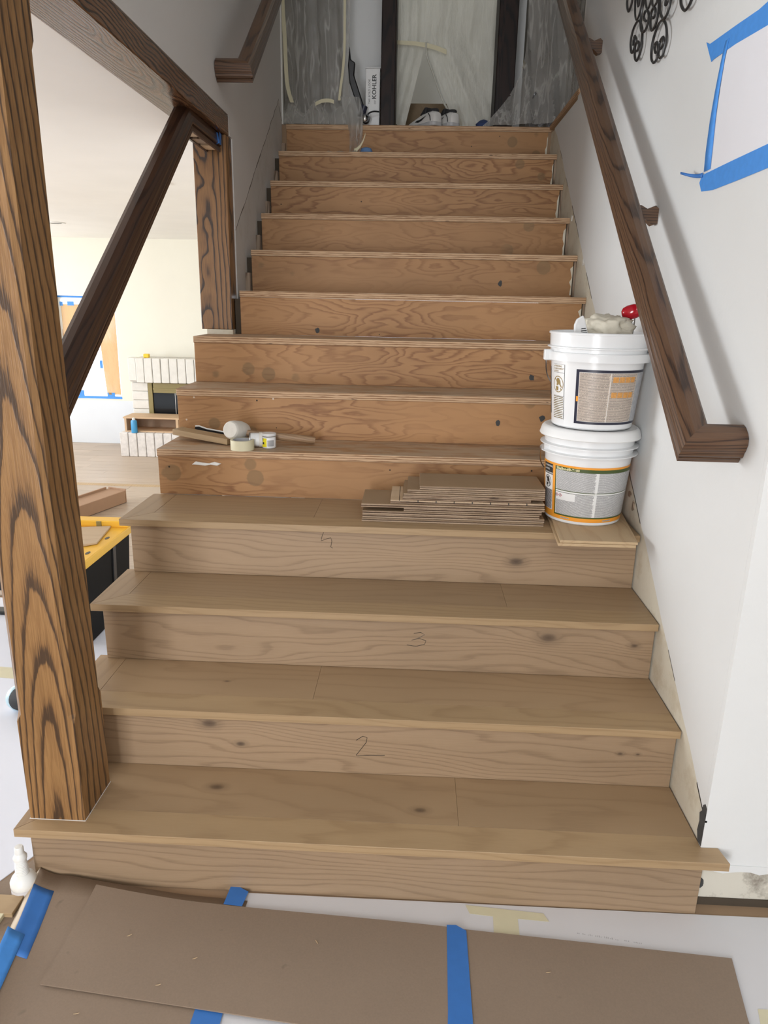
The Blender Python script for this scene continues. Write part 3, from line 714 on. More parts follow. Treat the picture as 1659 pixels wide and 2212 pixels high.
for i in range(5, 14):
    left = -0.9134 if i <= 7 else -0.7715
    yn = (i - 1) * D; z1 = zp(i)
    th = 0.027
    zlo = zt(4) + 0.0005 if i == 5 else zp(i - 1) + 0.0005
    rr = 0.757 if i > 7 else 0.768
    build('plywood_riser', MB().box(left + 0.002, rr, yn + 0.004, yn + 0.02, zlo, z1 - th - 0.0005), M['ply'], parent=stair, bevel=0.0006, label='bare orange plywood riser')
    yb = i * D + 0.012 if i < 13 else 3.134
    tm = MB().box(left, 0.7735, yn, yb, z1 - th, z1, mi=1, top=0)
    if i == 7:  # wider back part under the far post
        tm = MB().prism([(left, yn), (0.7735, yn), (0.7735, yb), (-0.775, yb), (-0.775, 1.894), (left, 1.894)], z1 - th, z1, mi=1)
        tm.mi[1] = 0
    build('plywood_tread', tm, [M['ply_tread'], M['ply_edge']], parent=stair, bevel=0.0012, label='bare worn plywood tread')
    if i > 7:
        build('skirt_block', MB().box(0.763, 0.7735, yn + 0.012, yn + 0.09, zp(i - 1) + 0.001, z1 - 0.004), M['block'], parent=stair)
        build('gap_shade_box', MB().box(-0.7962, left + 0.0015, yn + 0.016 if i == 8 else yn + 0.022, yn + 0.2, zp(i - 1) - 0.04, z1 - 0.035), M['crack'], parent=stair, label='dark box painted as the shade in the gap beside the step end')  # near-black filler, shade of the open gap given as colour
        build('gap_shade_box', MB().box(0.757, 0.763, yn + 0.014, yn + 0.03, zp(i - 1), z1 - th), M['crack'], parent=stair)
        random.seed(i)
        # ragged plaster left at the riser's right end
        px = []
        zz = zp(i - 1) + 0.01
        while zz < z1 - th - 0.02:
            px.append((0.757 - random.uniform(0.002, 0.014), zz)); zz += 0.02
        build('plaster_smear', MB().prism([(0.757, zp(i - 1) + 0.012)] + [(0.757, z1 - th - 0.02)] + px[::-1], yn + 0.0033, yn + 0.005, 'Y'), M['bare'], parent=stair)
    if i > 8:
        build('skirt_block', MB().box(-0.7965, -0.776, yn - 0.02, yn + 0.02, zp(i - 1) - 0.05, zp(i - 1) + 0.085), M['block'], parent=stair)
# closed side under the open steps
sp = []
for i in range(1, 8):
    y = (i - 1) * D - (0.03 if i <= 4 else -0.02)
    zz = (zt(i) - 0.023) if i <= 4 else zp(i) - 0.028
    if not sp: sp.append((y, 0.0))
    else: sp.append((y, sp[-1][1]))
    sp.append((y, zz))
sp.append((1.82, sp[-1][1])); sp.append((1.82, 0.0))
build('side_panel', MB().prism(sp, XRL + 0.001, XRL + 0.016, 'X'), M['wall'], parent=stair, label='white side panel under the open step ends')
# small things stuck to the steps
pm = lambda x, z, y, pts, s=1.0, w=0.0011: MB().tube([(x + a * s, y - 0.0004, z + b * s) for a, b in pts], w * 0.7, 4)
build('pencil_mark', pm(-0.264, 0.667, ry(4), smooth_path([(0.004, 0.046, 0), (0.0, 0.02, 0), (0.004, 0.018, 0), (0.028, 0.026, 0), (0.039, 0.018, 0)], 3) and [(0.006, 0.048), (0.0, 0.03), (-0.002, 0.018), (0.012, 0.024), (0.03, 0.03), (0.034, 0.018), (0.030, -0.002), (0.036, -0.006)]), M['ink'], parent=stair)
build('pencil_mark', pm(0.037, 0.444, ry(3), [(0.012, 0.044), (0.034, 0.047), (0.045, 0.04), (0.03, 0.03), (0.006, 0.02), (0.03, 0.027), (0.05, 0.02), (0.046, 0.008), (0.02, 0.0), (-0.008, 0.004)]), M['ink'], parent=stair)
build('pencil_mark', pm(-0.103, 0.232, ry(2), [(0.0, 0.05), (0.018, 0.064), (0.03, 0.06), (0.028, 0.045), (0.012, 0.02), (0.0, 0.002), (0.004, 0.0), (0.04, 0.004), (0.08, 0.006)]), M['ink'], parent=stair)
gl = [(-0.785, 0.86), (-0.77, 0.872), (-0.745, 0.868), (-0.72, 0.866), (-0.70, 0.872), (-0.675, 0.866), (-0.69, 0.858), (-0.715, 0.861), (-0.735, 0.857), (-0.76, 0.859)]
build('caulk_smear', MB().prism(gl, 4 * D - 0.0005, 4 * D + 0.005, 'Y'), M['bottle'], parent=stair, bevel=0.0012)
random.seed(21)
for i, x, z in ((6, 0.36, 1.00), (6, 0.53, 1.025), (7, 0.52, 1.155), (8, -0.42, 1.32), (9, 0.42, 1.545)):
    pl = [(x + math.cos(2 * PI * q / 9) * 0.012 * random.uniform(0.6, 1.1), z + math.sin(2 * PI * q / 9) * 0.015 * random.uniform(0.6, 1.1)) for q in range(9)]
    build('knot_plug', MB().prism(pl, (i - 1) * D + 0.0025, (i - 1) * D + 0.006, 'Y'), M['smudge'], parent=stair)

# ------------------------------------------------------------------ posts, beam, rails
def chamfered_post(x0, x1, y0, y1, z0, z1, c0, c1, ch, dip=0.02):
    m = MB()
    def ring(z, c):
        return [(x0 + c, y0, z), (x1 - c, y0, z), (x1, y0 + c, z), (x1, y1 - c, z), (x1 - c, y1, z), (x0 + c, y1, z), (x0, y1 - c, z), (x0, y0 + c, z)]
    lv = [(z0, 0.0012), (c0 - dip, 0.0012), (c0, ch), (c1, ch), (c1 + dip, 0.0012), (z1, 0.0012)]
    vs = [p for z, c in lv for p in ring(z, c)]
    n = 8
    fs = [(i * n + k, i * n + (k + 1) % n, (i + 1) * n + (k + 1) % n, (i + 1) * n + k) for i in range(len(lv) - 1) for k in range(n)]
    fs += [tuple(range(n))[::-1], tuple((len(lv) - 1) * n + k for k in range(n))]
    return m.add(vs, fs)
np_ = thing('newel_post', 'big square stained oak post standing on the lowest step', 'post', (-0.842, 0.05, zt(1)))
build('shaft', chamfered_post(-0.914, -0.772, -0.027, 0.127, zt(1) + 0.0005, 2.113, 0.475, 1.93, 0.013), M['post'], parent=np_, mx=Matrix.Identity(4))
build('caulk_line', MB().box(-0.9152, -0.7706, -0.0284, 0.1284, zt(1), zt(1) + 0.0012), M['trim_white'], parent=np_)
fp = thing('newel_post', 'far stained oak post between the plywood steps and the white wall', 'post', (-0.872, 1.85, zp(7)))
build('shaft', MB().box(-0.943, -0.802, 1.80, 1.899, zp(7) + 0.02, 2.1145), M['post_far'], parent=fp, mx=Matrix.Identity(4), bevel=0.002)
build('packing_block', MB().box(-0.918, -0.80, 1.795, 1.88, zp(7), zp(7) + 0.0198), M['bare'], parent=fp, label='white plastered packing block')
hb = MB().box(-0.945, -0.7985, -3.5, 1.850, 2.1155, 2.1945)
beam = tag(build('header_beam', hb, M['beam'], mx=Matrix.Identity(4), bevel=0.003), 'horizontal stained oak beam resting on both square posts', 'beam')

def rail_prof(w, h, plough=0.0):
    a = w / 2
    p = [(-a * 0.86, 0.0), (a * 0.86, 0.0), (a * 0.86, h * 0.17), (a * 0.74, h * 0.20), (a * 0.74, h * 0.24), (a * 0.97, h * 0.28), (a, h * 0.36), (a * 0.93, h * 0.48), (a * 0.93, h * 0.60), (a * 0.84, h * 0.8), (a * 0.6, h * 0.94), (a * 0.25, h), (-a * 0.25, h), (-a * 0.6, h * 0.94), (-a * 0.84, h * 0.8), (-a * 0.93, h * 0.60), (-a * 0.93, h * 0.48), (-a, h * 0.36), (-a * 0.97, h * 0.28), (-a * 0.74, h * 0.24), (-a * 0.74, h * 0.20), (-a * 0.86, h * 0.17)]
    if plough:
        q = plough / 2
        p = [(-a * 0.86, 0.0), (-q, 0.0), (-q, 0.012), (q, 0.012), (q, 0.0)] + p[1:]
    return p
SL = math.atan2(0.745, 1.0); cs, sn = math.cos(SL), math.sin(SL)
upv = (0, -sn, cs)
W_, H_ = 0.074, 0.072
# right wall rail (bottom outer corner at x .631, y .113, z 1.117)
def wall_rail(name, label, side, xo, xw, yA, zA, length):
    """side -1: rail on the right wall (outer edge is -x); +1: on the left wall"""
    s_ = -side
    xc = xo + s_ * W_ * 0.43
    u1 = W_ * 0.43
    root = thing(name, label, 'handrail', (xw, yA, zA))
    # the centre line: return runs from the wall, turns, and climbs
    yc = yA + u1 * cs; zc = zA + u1 * sn
    p0 = (xw - s_ * 0.002, yc, zc); p1 = (xc, yc, zc); p2 = (xc, yc + length * cs, zc + length * sn)
    prof = rail_prof(W_, H_)
    if side > 0: prof = [(-a, b) for a, b in prof][::-1]
    mi = Vector((-s_, 0, 0)); td = Vector((0, cs, sn)); nm = (mi + td).normalized()
    # climbing piece in its own frame so the grain follows it
    for nm_, q0, q1, sN, eN in (('rail', p1, p2, nm, None), ('return_end', p0, p1, None, nm)):
        dr = (Vector(q1) - Vector(q0)).normalized()
        mx = frame_mx(q0, dr, upv)
        inv = mx.inverted(); rot = inv.to_3x3()
        m = MB().sweep(prof, [inv @ Vector(q0), inv @ Vector(q1)], rot @ Vector(upv), start_n=(rot @ sN) if sN else None, end_n=(rot @ eN) if eN else None)
        build(nm_, m, M['rail'], parent=root, mx=mx)
    return root, xc
rr_, xc = wall_rail('wall_handrail', 'long brown handrail on the right wall with a square return end', -1, 0.631, XW - 0.003, 0.113, 1.117, 3.55)
for yb in (0.94, 1.975):
    zr = 1.117 + 0.745 * (yb - 0.113)
    b = MB().prism([(0.771, zr - 0.03), (0.771, zr + 0.012), (0.760, zr + 0.022), (0.735, zr + 0.012), (0.716, zr + 0.022), (0.655, zr + 0.022), (0.652, zr + 0.0), (0.69, zr - 0.012), (0.735, zr - 0.02), (0.755, zr - 0.036)], yb - 0.016, yb + 0.016, 'Y')
    build('bracket', b, M['rail'], parent=rr_)
lr_, xcl = wall_rail('wall_handrail', 'shorter brown handrail on the grey left wall above the beam', 1, -0.652, XL, 1.676, 2.275, 2.1)
zr = 2.275 + 0.745 * (2.9 - 1.676)
build('bracket', MB().prism([(XL, zr - 0.07), (XL, zr + 0.015), (-0.74, zr + 0.015), (-0.685, zr + 0.02), (-0.685, zr), (-0.74, zr - 0.02), (-0.775, zr - 0.07)], 2.885, 2.915, 'Y'), M['rail'], parent=lr_)
# guard rail between the posts, ploughed underneath for balusters
gr = thing('guard_rail', 'dark stained guard rail sloping between the two posts under the beam', 'handrail', (-0.856, 0.127, 1.1))
GW, GH = 0.074, 0.084
g0 = Vector((-0.856, 0.1285, 1.094)); gy = 1.405
g1 = Vector((-0.856, gy, 1.094 + 0.745 * (gy - 0.1285))); zlev = g1.z
prof = rail_prof(GW, GH, 0.044)
mx = frame_mx(g0, (0, cs, sn), upv); inv = mx.inverted(); rot = inv.to_3x3()
lvl = Vector((0, 1, 0)); bis = (Vector((0, cs, sn)) + lvl).normalized()
build('sloped_rail', MB().sweep(prof, [inv @ g0, inv @ g1], rot @ Vector(upv), start_n=rot @ Vector((0, 1, 0)), end_n=rot @ bis), M['rail_dark'], parent=gr, mx=mx)
mx = frame_mx(g1, (0, 1, 0)); inv = mx.inverted(); rot = inv.to_3x3()
build('level_rail', MB().sweep(prof, [inv @ g1, inv @ Vector((-0.856, 1.799, zlev))], (0, 0, 1), start_n=rot @ bis), M['rail_dark'], parent=gr, mx=mx)
for k in range(3):
    ya = gy + 0.03 + k * 0.125
    build('fillet', MB().box(-0.8775, -0.8345, ya, ya + 0.085, zlev + 0.003, zlev + 0.0115), M['plank_back'] if k != 1 else M['block'], parent=gr)
tag(build('tape_scrap', MB().prism([(-0.836, 2.114), (-0.818, 2.108), (-0.812, 2.07), (-0.826, 2.064)], 1.742, 1.7425, 'Y').prism([(1.742, 2.112), (1.775, 2.108), (1.768, 2.066), (1.742, 2.064)], -0.8125, -0.812, 'X'), M['blue_tape']), 'scrap of blue tape stuck where guard rail meets the far post', 'tape')

# ------------------------------------------------------------------ wrought iron scrolls on the right wall
ART = dict(
A=[(1.396, 2.332), (1.399, 2.348), (1.388, 2.357), (1.368, 2.344), (1.368, 2.331), (1.38, 2.314), (1.399, 2.309), (1.42, 2.323), (1.435, 2.351), (1.429, 2.376), (1.405, 2.391), (1.362, 2.395), (1.32, 2.372), (1.294, 2.343), (1.287, 2.317), (1.287, 2.29), (1.302, 2.271), (1.326, 2.264), (1.354, 2.281), (1.369, 2.311), (1.36, 2.325), (1.332, 2.323), (1.318, 2.308), (1.327, 2.296), (1.34, 2.298)],
B=[(1.106, 2.224), (1.123, 2.242), (1.118, 2.254), (1.099, 2.25), (1.084, 2.232), (1.081, 2.213), (1.091, 2.199), (1.116, 2.199), (1.144, 2.217), (1.155, 2.246), (1.15, 2.272), (1.128, 2.293), (1.098, 2.304), (1.063, 2.3), (1.031, 2.279), (1.012, 2.254), (1.005, 2.231), (1.013, 2.209), (1.028, 2.193), (1.05, 2.194), (1.073, 2.21), (1.073, 2.228), (1.07, 2.245), (1.042, 2.248), (1.034, 2.233), (1.041, 2.222), (1.055, 2.22)],
C=[(1.232, 2.352), (1.254, 2.363), (1.267, 2.378), (1.254, 2.387), (1.227, 2.379), (1.206, 2.361), (1.206, 2.341), (1.224, 2.327), (1.251, 2.326), (1.279, 2.339), (1.297, 2.364), (1.303, 2.393), (1.296, 2.416), (1.281, 2.434), (1.25, 2.47), (1.24, 2.5)],
D=[(1.164, 2.34), (1.144, 2.333), (1.134, 2.34), (1.137, 2.353), (1.154, 2.364), (1.176, 2.362), (1.184, 2.345), (1.173, 2.318), (1.154, 2.301), (1.128, 2.299), (1.108, 2.312), (1.101, 2.331), (1.104, 2.357), (1.113, 2.379), (1.15, 2.43), (1.2, 2.48), (1.23, 2.52)],
E=[(1.34, 2.455), (1.345, 2.438), (1.356, 2.436), (1.366, 2.449), (1.376, 2.467), (1.39, 2.48), (1.402, 2.475), (1.398, 2.455), (1.384, 2.422), (1.363, 2.399), (1.339, 2.397), (1.32, 2.413), (1.307, 2.438), (1.3, 2.47), (1.29, 2.50)],
F=[(1.50, 2.56), (1.53, 2.555), (1.546, 2.53), (1.542, 2.503), (1.513, 2.473), (1.49, 2.478), (1.474, 2.492), (1.46, 2.53), (1.41, 2.56), (1.33, 2.55)],
G=[(1.03, 2.35), (1.034, 2.332), (1.02, 2.328), (1.012, 2.341), (1.02, 2.36), (1.05, 2.382), (1.085, 2.388), (1.099, 2.374), (1.083, 2.333), (1.043, 2.297), (1.014, 2.293), (0.992, 2.305), (0.982, 2.32), (0.985, 2.345), (1.03, 2.40), (1.13, 2.46), (1.2, 2.50)],
H=[(0.9, 2.34), (0.925, 2.33), (0.912, 2.308), (0.898, 2.284), (0.864, 2.259), (0.836, 2.256), (0.815, 2.264), (0.807, 2.285), (0.84, 2.34), (0.95, 2.42), (1.1, 2.50), (1.2, 2.53)],
I=[(1.30, 2.46), (1.276, 2.436), (1.256, 2.406), (1.232, 2.386), (1.212, 2.388), (1.2, 2.403), (1.21, 2.43), (1.23, 2.46)],
J=[(1.22, 2.44), (1.191, 2.406), (1.179, 2.382), (1.159, 2.37), (1.134, 2.369), (1.13, 2.384), (1.15, 2.42), (1.21, 2.47)])
art = thing('scroll_wall_art', 'black wrought iron scrollwork hanging high on the right wall', 'wall art', (XW, 1.2, 2.19))
for k, pts in ART.items():
    bx = 0.757 if k in 'ABFH' else 0.750
    rr = 0.0042 if k in 'ABCDFGH' else 0.0036
    path = smooth_path([(bx, y, z) for y, z in pts], 4)
    build('scroll', MB().tube(path, rr, 6), M['iron'], parent=art)
    # the mirrored upper half of the piece
    build('scroll', MB().tube([(bx, 2.46 - p.y, 5.06 - p.z) for p in path], rr, 6), M['iron'], parent=art)
for y, z in ((1.25, 2.5), (1.22, 2.56)):
    build('mount', MB().tube([(0.75, y, z), (0.771, y, z)], 0.004, 6), M['iron'], parent=art)

# ------------------------------------------------------------------ paper taped to the right wall
pz = thing('taped_paper', 'white paper sheet held on the right wall by blue tape strips', 'paper', (XW, 0.3, 1.75))
xq = XW - 0.0042
slope_pts = lambda pts: pts
build('sheet', MB().prism([(0.524, 2.075), (0.10, 2.045), (0.08, 1.79), (0.547, 1.785), (0.536, 2.03)], xq - 0.0006, xq, 'X'), M['paper'], parent=pz)
build('tape_strip', MB().prism([(0.682, 2.125), (0.655, 2.113), (0.491, 2.103), (0.366, 2.094), (0.1, 2.10), (0.1, 2.043), (0.308, 2.045), (0.477, 2.06), (0.615, 2.066), (0.626, 2.064), (0.651, 2.091)], xq - 0.0014, xq - 0.0006, 'X'), M['blue_tape_light'], parent=pz)
build('tape_strip', MB().prism([(0.575, 1.748), (0.597, 1.772), (0.584, 1.789), (0.40, 1.792), (0.1, 1.795), (0.1, 1.742), (0.197, 1.744), (0.334, 1.742), (0.497, 1.741)], xq - 0.0014, xq - 0.0006, 'X'), M['blue_tape_light'], parent=pz)
sd = [(0.531, 2.086, 0.010), (0.540, 2.046, 0.008), (0.549, 1.978, 0.009), (0.553, 1.916, 0.013), (0.552, 1.841, 0.019), (0.551, 1.795, 0.021)]
tw = MB()
tw.grid(lambda u, v: (xq - 0.0022 - 0.004 * math.sin(v * PI) * u, sd[min(5, int(v * 5 + 0.01))][0] + (u - 0.5) * 2 * sd[min(5, int(v * 5 + 0.01))][2], sd[min(5, int(v * 5 + 0.01))][1]), 2, 5)
build('twisted_tape', tw, M['blue_tape_light'], parent=pz, solid=0.0006)
fl_ = MB().grid(lambda u, v: (xq - 0.003 - 0.03 * u * u, 0.577 + 0.085 * u, 1.788 + 0.018 * u * u + (v - 0.5) * (0.012 - 0.006 * u)), 6, 1)
build('curled_tape_end', fl_, M['blue_tape'], parent=pz, solid=0.0006)

# ------------------------------------------------------------------ buckets on the fourth step
BX, BY = 0.612, 0.862
def rad_low(z): return 0.1235 + (z - 0.7625) / 0.22 * 0.0165
def rad_up(z): return 0.1275 + (z - 1.0765) / 0.21 * 0.0175
def cyl(th, z, r, off=0.0005): return (BX + (r + off) * math.sin(th), BY - (r + off) * math.cos(th), z)
def patch(m, t0, t1, z0, z1, rf, off, seg=18, mi=0):
    t0, t1 = R(t0), R(t1)
    return m.grid(lambda u, v: cyl(t0 + (t1 - t0) * u, z0 + (z1 - z0) * v, rf(z0 + (z1 - z0) * v), off), seg, 2, mi)
def wrap_text(body, size, th, z, rf, off, bold=0.0, space=1.0):
    vs, fs = text_mesh(body, size, bold, space)
    return MB().add([cyl(R(th) + x / rf(z), z + y, rf(z + y), off) for x, y, _ in vs], fs)
def wrap_poly(pts, th, z, rf, off):
    m = MB(); m.add([cyl(R(th) + x / rf(z), z + y, rf(z + y), off) for x, y in pts], [tuple(range(len(pts)))]); return m
def wrap_ring(th, z, rad, w, rf, off, n=28):
    vs = []; fs = []
    for k in range(n):
        a = 2 * PI * k / n
        for q in (rad, rad - w): vs.append(cyl(R(th) + math.cos(a) * q / rf(z), z + math.sin(a) * q, rf(z + math.sin(a) * q), off))
    for k in range(n): j = (k + 1) % n; fs.append((2 * k, 2 * j, 2 * j + 1, 2 * k + 1))
    return MB().add(vs, fs)
def warn_pictogram(par, th, z, rad, rf, off, ink):
    build('warning_symbol', wrap_ring(th, z, rad, rad * 0.1, rf, off), ink, parent=par)
    figure = [(-0.15, 0.75), (0.2, 0.72), (0.45, 0.35), (0.5, 0.0), (0.75, -0.3), (0.62, -0.42), (0.35, -0.1), (0.1, 0.0), (-0.12, -0.2), (-0.3, -0.1), (-0.25, 0.2), (-0.4, 0.4)]
    build('warning_symbol', wrap_poly([(a * rad, b * rad) for a, b in figure], th, z, rf, off), ink, parent=par)
    build('warning_symbol', wrap_poly([(-0.45 * rad, -0.25 * rad), (0.1 * rad, -0.3 * rad), (0.05 * rad, -0.78 * rad), (-0.38 * rad, -0.74 * rad)], th, z, rf, off), ink, parent=par)
    build('warning_symbol', wrap_poly([(-0.7 * rad, 0.62 * rad), (-0.6 * rad, 0.72 * rad), (0.7 * rad, -0.62 * rad), (0.6 * rad, -0.72 * rad)], th, z, rf, off + 0.0002), ink, parent=par)
def bail(par, z, r, side_th, drop, mat):
    pts = []
    for k in range(13):
        a = PI * k / 12
        th = R(side_th) + a
        rr = r * (1 - 0.10 * math.sin(a) ** 0.5) + 0.004
        pts.append((BX + rr * math.sin(th), BY - rr * math.cos(th), z - drop * math.sin(a) ** 0.8))
    return build('wire_handle', MB().tube(smooth_path(pts, 2), 0.0021, 6), mat, parent=par)

zb0 = 0.7625
low_b = thing('bucket', 'lower white bucket with orange and olive label under another bucket', 'bucket', (BX, BY, zb0))
P = [(0.0, zb0), (0.118, zb0), (0.1235, zb0 + 0.004), (rad_low(0.99), 0.99), (0.1415, 0.990), (0.1575, 0.9915), (0.1575, 0.9945), (0.1425, 0.9975), (0.143, 1.014), (0.158, 1.0165), (0.158, 1.0195), (0.1435, 1.023), (0.1445, 1.05)]
build('body', MB().lathe(P, (BX, BY, 0), 56), M['bucket'], parent=low_b, mx=None)
build('lid', MB().lathe([(0.1455, 1.046), (0.1605, 1.044), (0.1625, 1.047), (0.1565, 1.068), (0.151, 1.0745), (0.146, 1.0760), (0.142, 1.0742), (0.0, 1.0742)], (BX, BY, 0), 56), M['bucket_lid'], parent=low_b)
lab = build('label', patch(MB(), -118, 118, 0.775, 0.960, rad_low, 0.0006, 48), M['orange'], parent=low_b)
build('label_panel', patch(MB(), -58, 84, 0.788, 0.953, rad_low, 0.0010, 30), M['green'], parent=lab)
build('label_panel', patch(MB(), -56, 2, 0.876, 0.9415, rad_low, 0.0013, 16), M['print_grey'], parent=lab)
build('label_panel', patch(MB(), 3.5, 82, 0.876, 0.9415, rad_low, 0.0013, 16), M['print_grey'], parent=lab)
build('label_panel', patch(MB(), -56, 82, 0.869, 0.8735, rad_low, 0.0013, 30), M['label_white'], parent=lab)
build('label_panel', patch(MB(), -56, 2, 0.793, 0.868, rad_low, 0.0013, 16), M['print_grey'], parent=lab)
build('label_panel', patch(MB(), 3.5, 82, 0.793, 0.868, rad_low, 0.0013, 16), M['print_grey'], parent=lab)
build('label_panel', patch(MB(), 2, 3.5, 0.793, 0.9415, rad_low, 0.0013, 2), M['label_white'], parent=lab)
build('label_panel', patch(MB(), -55.5, -25, 0.842, 0.8668, rad_low, 0.0016, 10), M['label_white'], parent=lab)
for k in range(2):
    th = -53.5 + k * 6.0; s = 0.0068
    dia = lambda q: [(0, q), (q, 0), (0, -q), (-q, 0)]
    build('hazard_diamond', wrap_poly(dia(s), th, 0.857, rad_low, 0.0019), M['red_ink'], parent=lab)
    build('hazard_diamond', wrap_poly(dia(s * 0.72), th, 0.857, rad_low, 0.0021), M['label_white'], parent=lab)
    build('hazard_diamond', wrap_poly([(-0.002, -0.002), (0.002, -0.002), (0.0012, 0.003), (-0.001, 0.0025)], th, 0.857, rad_low, 0.0023), M['ink'], parent=lab)
build('label_lettering', wrap_text('SikaBond\u00ae-T100', 0.0118, -55.5, 0.9432, rad_low, 0.0014, 0.0002), M['cream_ink'], parent=lab)
build('label_panel', patch(MB(), -87, -63, 0.798, 0.953, rad_low, 0.0012, 8), M['label_white'], parent=lab)
build('label_panel', patch(MB(), -87, -63, 0.917, 0.953, rad_low, 0.0016, 8), M['ink'], parent=lab)
build('label_panel', patch(MB(), -86, -64, 0.80, 0.866, rad_low, 0.0016, 8), M['print_black'], parent=lab)
for k, wd in enumerate(('WARNING', 'AVISO', 'AVERTISSEMENT')):
    build('label_lettering', wrap_text(wd, 0.0085 if k < 2 else 0.006, -80, 0.942 - k * 0.0112, rad_low, 0.0019, 0.0001), M['label_white'], parent=lab)
    build('label_lettering', wrap_poly([(0, 0.0), (0.006, 0.0), (0.003, 0.0055)], -84, 0.942 - k * 0.0112, rad_low, 0.0019), M['label_white'], parent=lab)
warn_pictogram(lab, -75, 0.892, 0.0205, rad_low, 0.0018, M['ink'])
for th in (-46, 18):
    build('label_lettering', patch(MB(), th, th + 14, 0.7795, 0.7835, rad_low, 0.0012, 6), M['print_black'], parent=lab)
build('handle_ear', MB().lathe([(0.0, -0.012), (0.016, -0.012), (0.014, 0.002), (0.006, 0.004), (0.0, 0.004)], seg=16, mat=Matrix.Translation((BX + 0.148 * math.sin(R(-82)), BY - 0.148 * math.cos(R(-82)), 1.004)) @ Matrix.Rotation(R(90), 4, 'Y') @ Matrix.Rotation(R(180), 4, 'Y')), M['bucket'], parent=low_b)
bail(low_b, 1.004, 0.158, -262, 0.13, M['wire'])

z0 = 1.0765
up_b = thing('bucket', 'upper white bucket with beige label and rag on top', 'bucket', (BX, BY, z0))
P = [(0.0, z0), (0.122, z0), (0.1275, z0 + 0.005), (rad_up(1.285), 1.285), (0.146, 1.286), (0.1615, 1.2865), (0.1615, 1.309), (0.1605, 1.3115), (0.1495, 1.313), (0.150, 1.323), (0.1595, 1.325), (0.1595, 1.3285), (0.1515, 1.331), (0.1535, 1.366), (0.157, 1.3665), (0.1575, 1.371), (0.1545, 1.3735), (0.150, 1.3735), (0.1485, 1.36), (0.0, 1.35)]
build('body', MB().lathe(P, (BX, BY, 0), 56), M['bucket'], parent=up_b)
lab = build('label', patch(MB(), -37.5, 76, 1.096, 1.2645, rad_up, 0.0006, 30), M['navy'], parent=up_b)
build('label_panel', patch(MB(), -33.5, 76, 1.104, 1.2565, rad_up, 0.0010, 26), M['label_white'], parent=lab)
build('label_panel', patch(MB(), -33, 5, 1.105, 1.2555, rad_up, 0.0013, 14), M['print_beige'], parent=lab)
build('label_panel', patch(MB(), 5.6, 46, 1.105, 1.2555, rad_up, 0.0013, 14), M['print_beige'], parent=lab)
build('label_panel', patch(MB(), 46, 76, 1.104, 1.256, rad_up, 0.0014, 10), M['peeled'], parent=lab)
for zz in (1.228, 1.181):
    for k in range(4):
        build('label_panel', patch(MB(), 8 + k * 8.6, 15.6 + k * 8.6, zz, zz + 0.017, rad_up, 0.0018, 4), M['print_photo'], parent=lab)
build('label_panel', patch(MB(), -36, -33.2, 1.166, 1.182, rad_up, 0.0014, 2), M['orange'], parent=lab)
wlab = build('label', patch(MB(), -79, -55, 1.102, 1.274, rad_up, 0.0006, 8), M['ink'], parent=up_b)
build('label_panel', patch(MB(), -78.5, -55.4, 1.2485, 1.2735, rad_up, 0.0010, 8), M['label_white'], parent=wlab)
build('label_panel', patch(MB(), -78.5, -55.4, 1.1755, 1.2475, rad_up, 0.0010, 8), M['label_white'], parent=wlab)
build('label_panel', patch(MB(), -78.5, -55.4, 1.1025, 1.1745, rad_up, 0.0010, 8), M['print_ochre'], parent=wlab)
for k, wd in enumerate(('WARNING', 'AVERTISSEMENT', 'AVISO')):
    build('label_lettering', wrap_text(wd, 0.0075 if k != 1 else 0.0062, -74.5, 1.2655 - k * 0.0075, rad_up, 0.0013, 0.0001), M['ochre_ink'], parent=wlab)
    build('label_lettering', wrap_poly([(0, 0.0), (0.005, 0.0), (0.0025, 0.005)], -77.5, 1.2655 - k * 0.0075, rad_up, 0.0013), M['ochre_ink'], parent=wlab)
warn_pictogram(wlab, -67, 1.2115, 0.026, rad_up, 0.0014, M['ochre_ink'])
build('label', patch(MB(), -120, -93, 1.11, 1.262, rad_up, 0.0006, 8), M['navy'], parent=up_b)
build('label_panel', patch(MB(), -112, -93.5, 1.15, 1.172, rad_up, 0.0012, 4), M['orange'], parent=up_b)
build('handle_ear', MB().box(-0.014, 0.014, -0.012, 0.012, -0.02, 0.014), M['bucket'], parent=up_b, bevel=0.003, mx=Matrix.Translation((BX + 0.160 * math.sin(R(-85)), BY - 0.160 * math.cos(R(-85)), 1.303)))
bail(up_b, 1.303, 0.163, -265, 0.14, M['wire'])
# contents of the upper bucket
random.seed(4)
bm = bmesh.new(); bmesh.ops.create_icosphere(bm, subdivisions=4, radius=1.0)
vs = []
for v in bm.verts:
    p = v.co.copy()
    k = 1 + 0.34 * mnoise.noise(p * 1.7 + Vector((3, 1, 2))) - 0.42 * abs(mnoise.noise(p * 2.3 + Vector((5, 0, 1)))) - 0.2 * abs(mnoise.noise(p * 4.6)) + 0.04 * mnoise.noise(p * 9)
    p = Vector((p.x * 0.082, p.y * 0.062, p.z * 0.050)) * k
    if p.z < -0.03: p.z = -0.03
    vs.append((0.622 + p.x, 0.83 + p.y, 1.387 + p.z))
fs = [tuple(q.index for q in f.verts) for f in bm.faces]; bm.free()
tag(build('rag', MB().add(vs, fs, 0, True), M['rag'], sharp=180), 'crumpled cream rag lying on top of the upper bucket', 'rag')
sheet = thing('printed_pouch', 'folded white pouch with black print standing in the upper bucket', 'pouch', (0.53, 0.80, 1.36))
build('pouch', MB().prism([(0.517, 1.352), (0.515, 1.395), (0.521, 1.412), (0.540, 1.424), (0.546, 1.412), (0.555, 1.385), (0.566, 1.352)], 0.795, 0.806, 'Y'), M['tin'], parent=sheet, bevel=0.004, bseg=2)
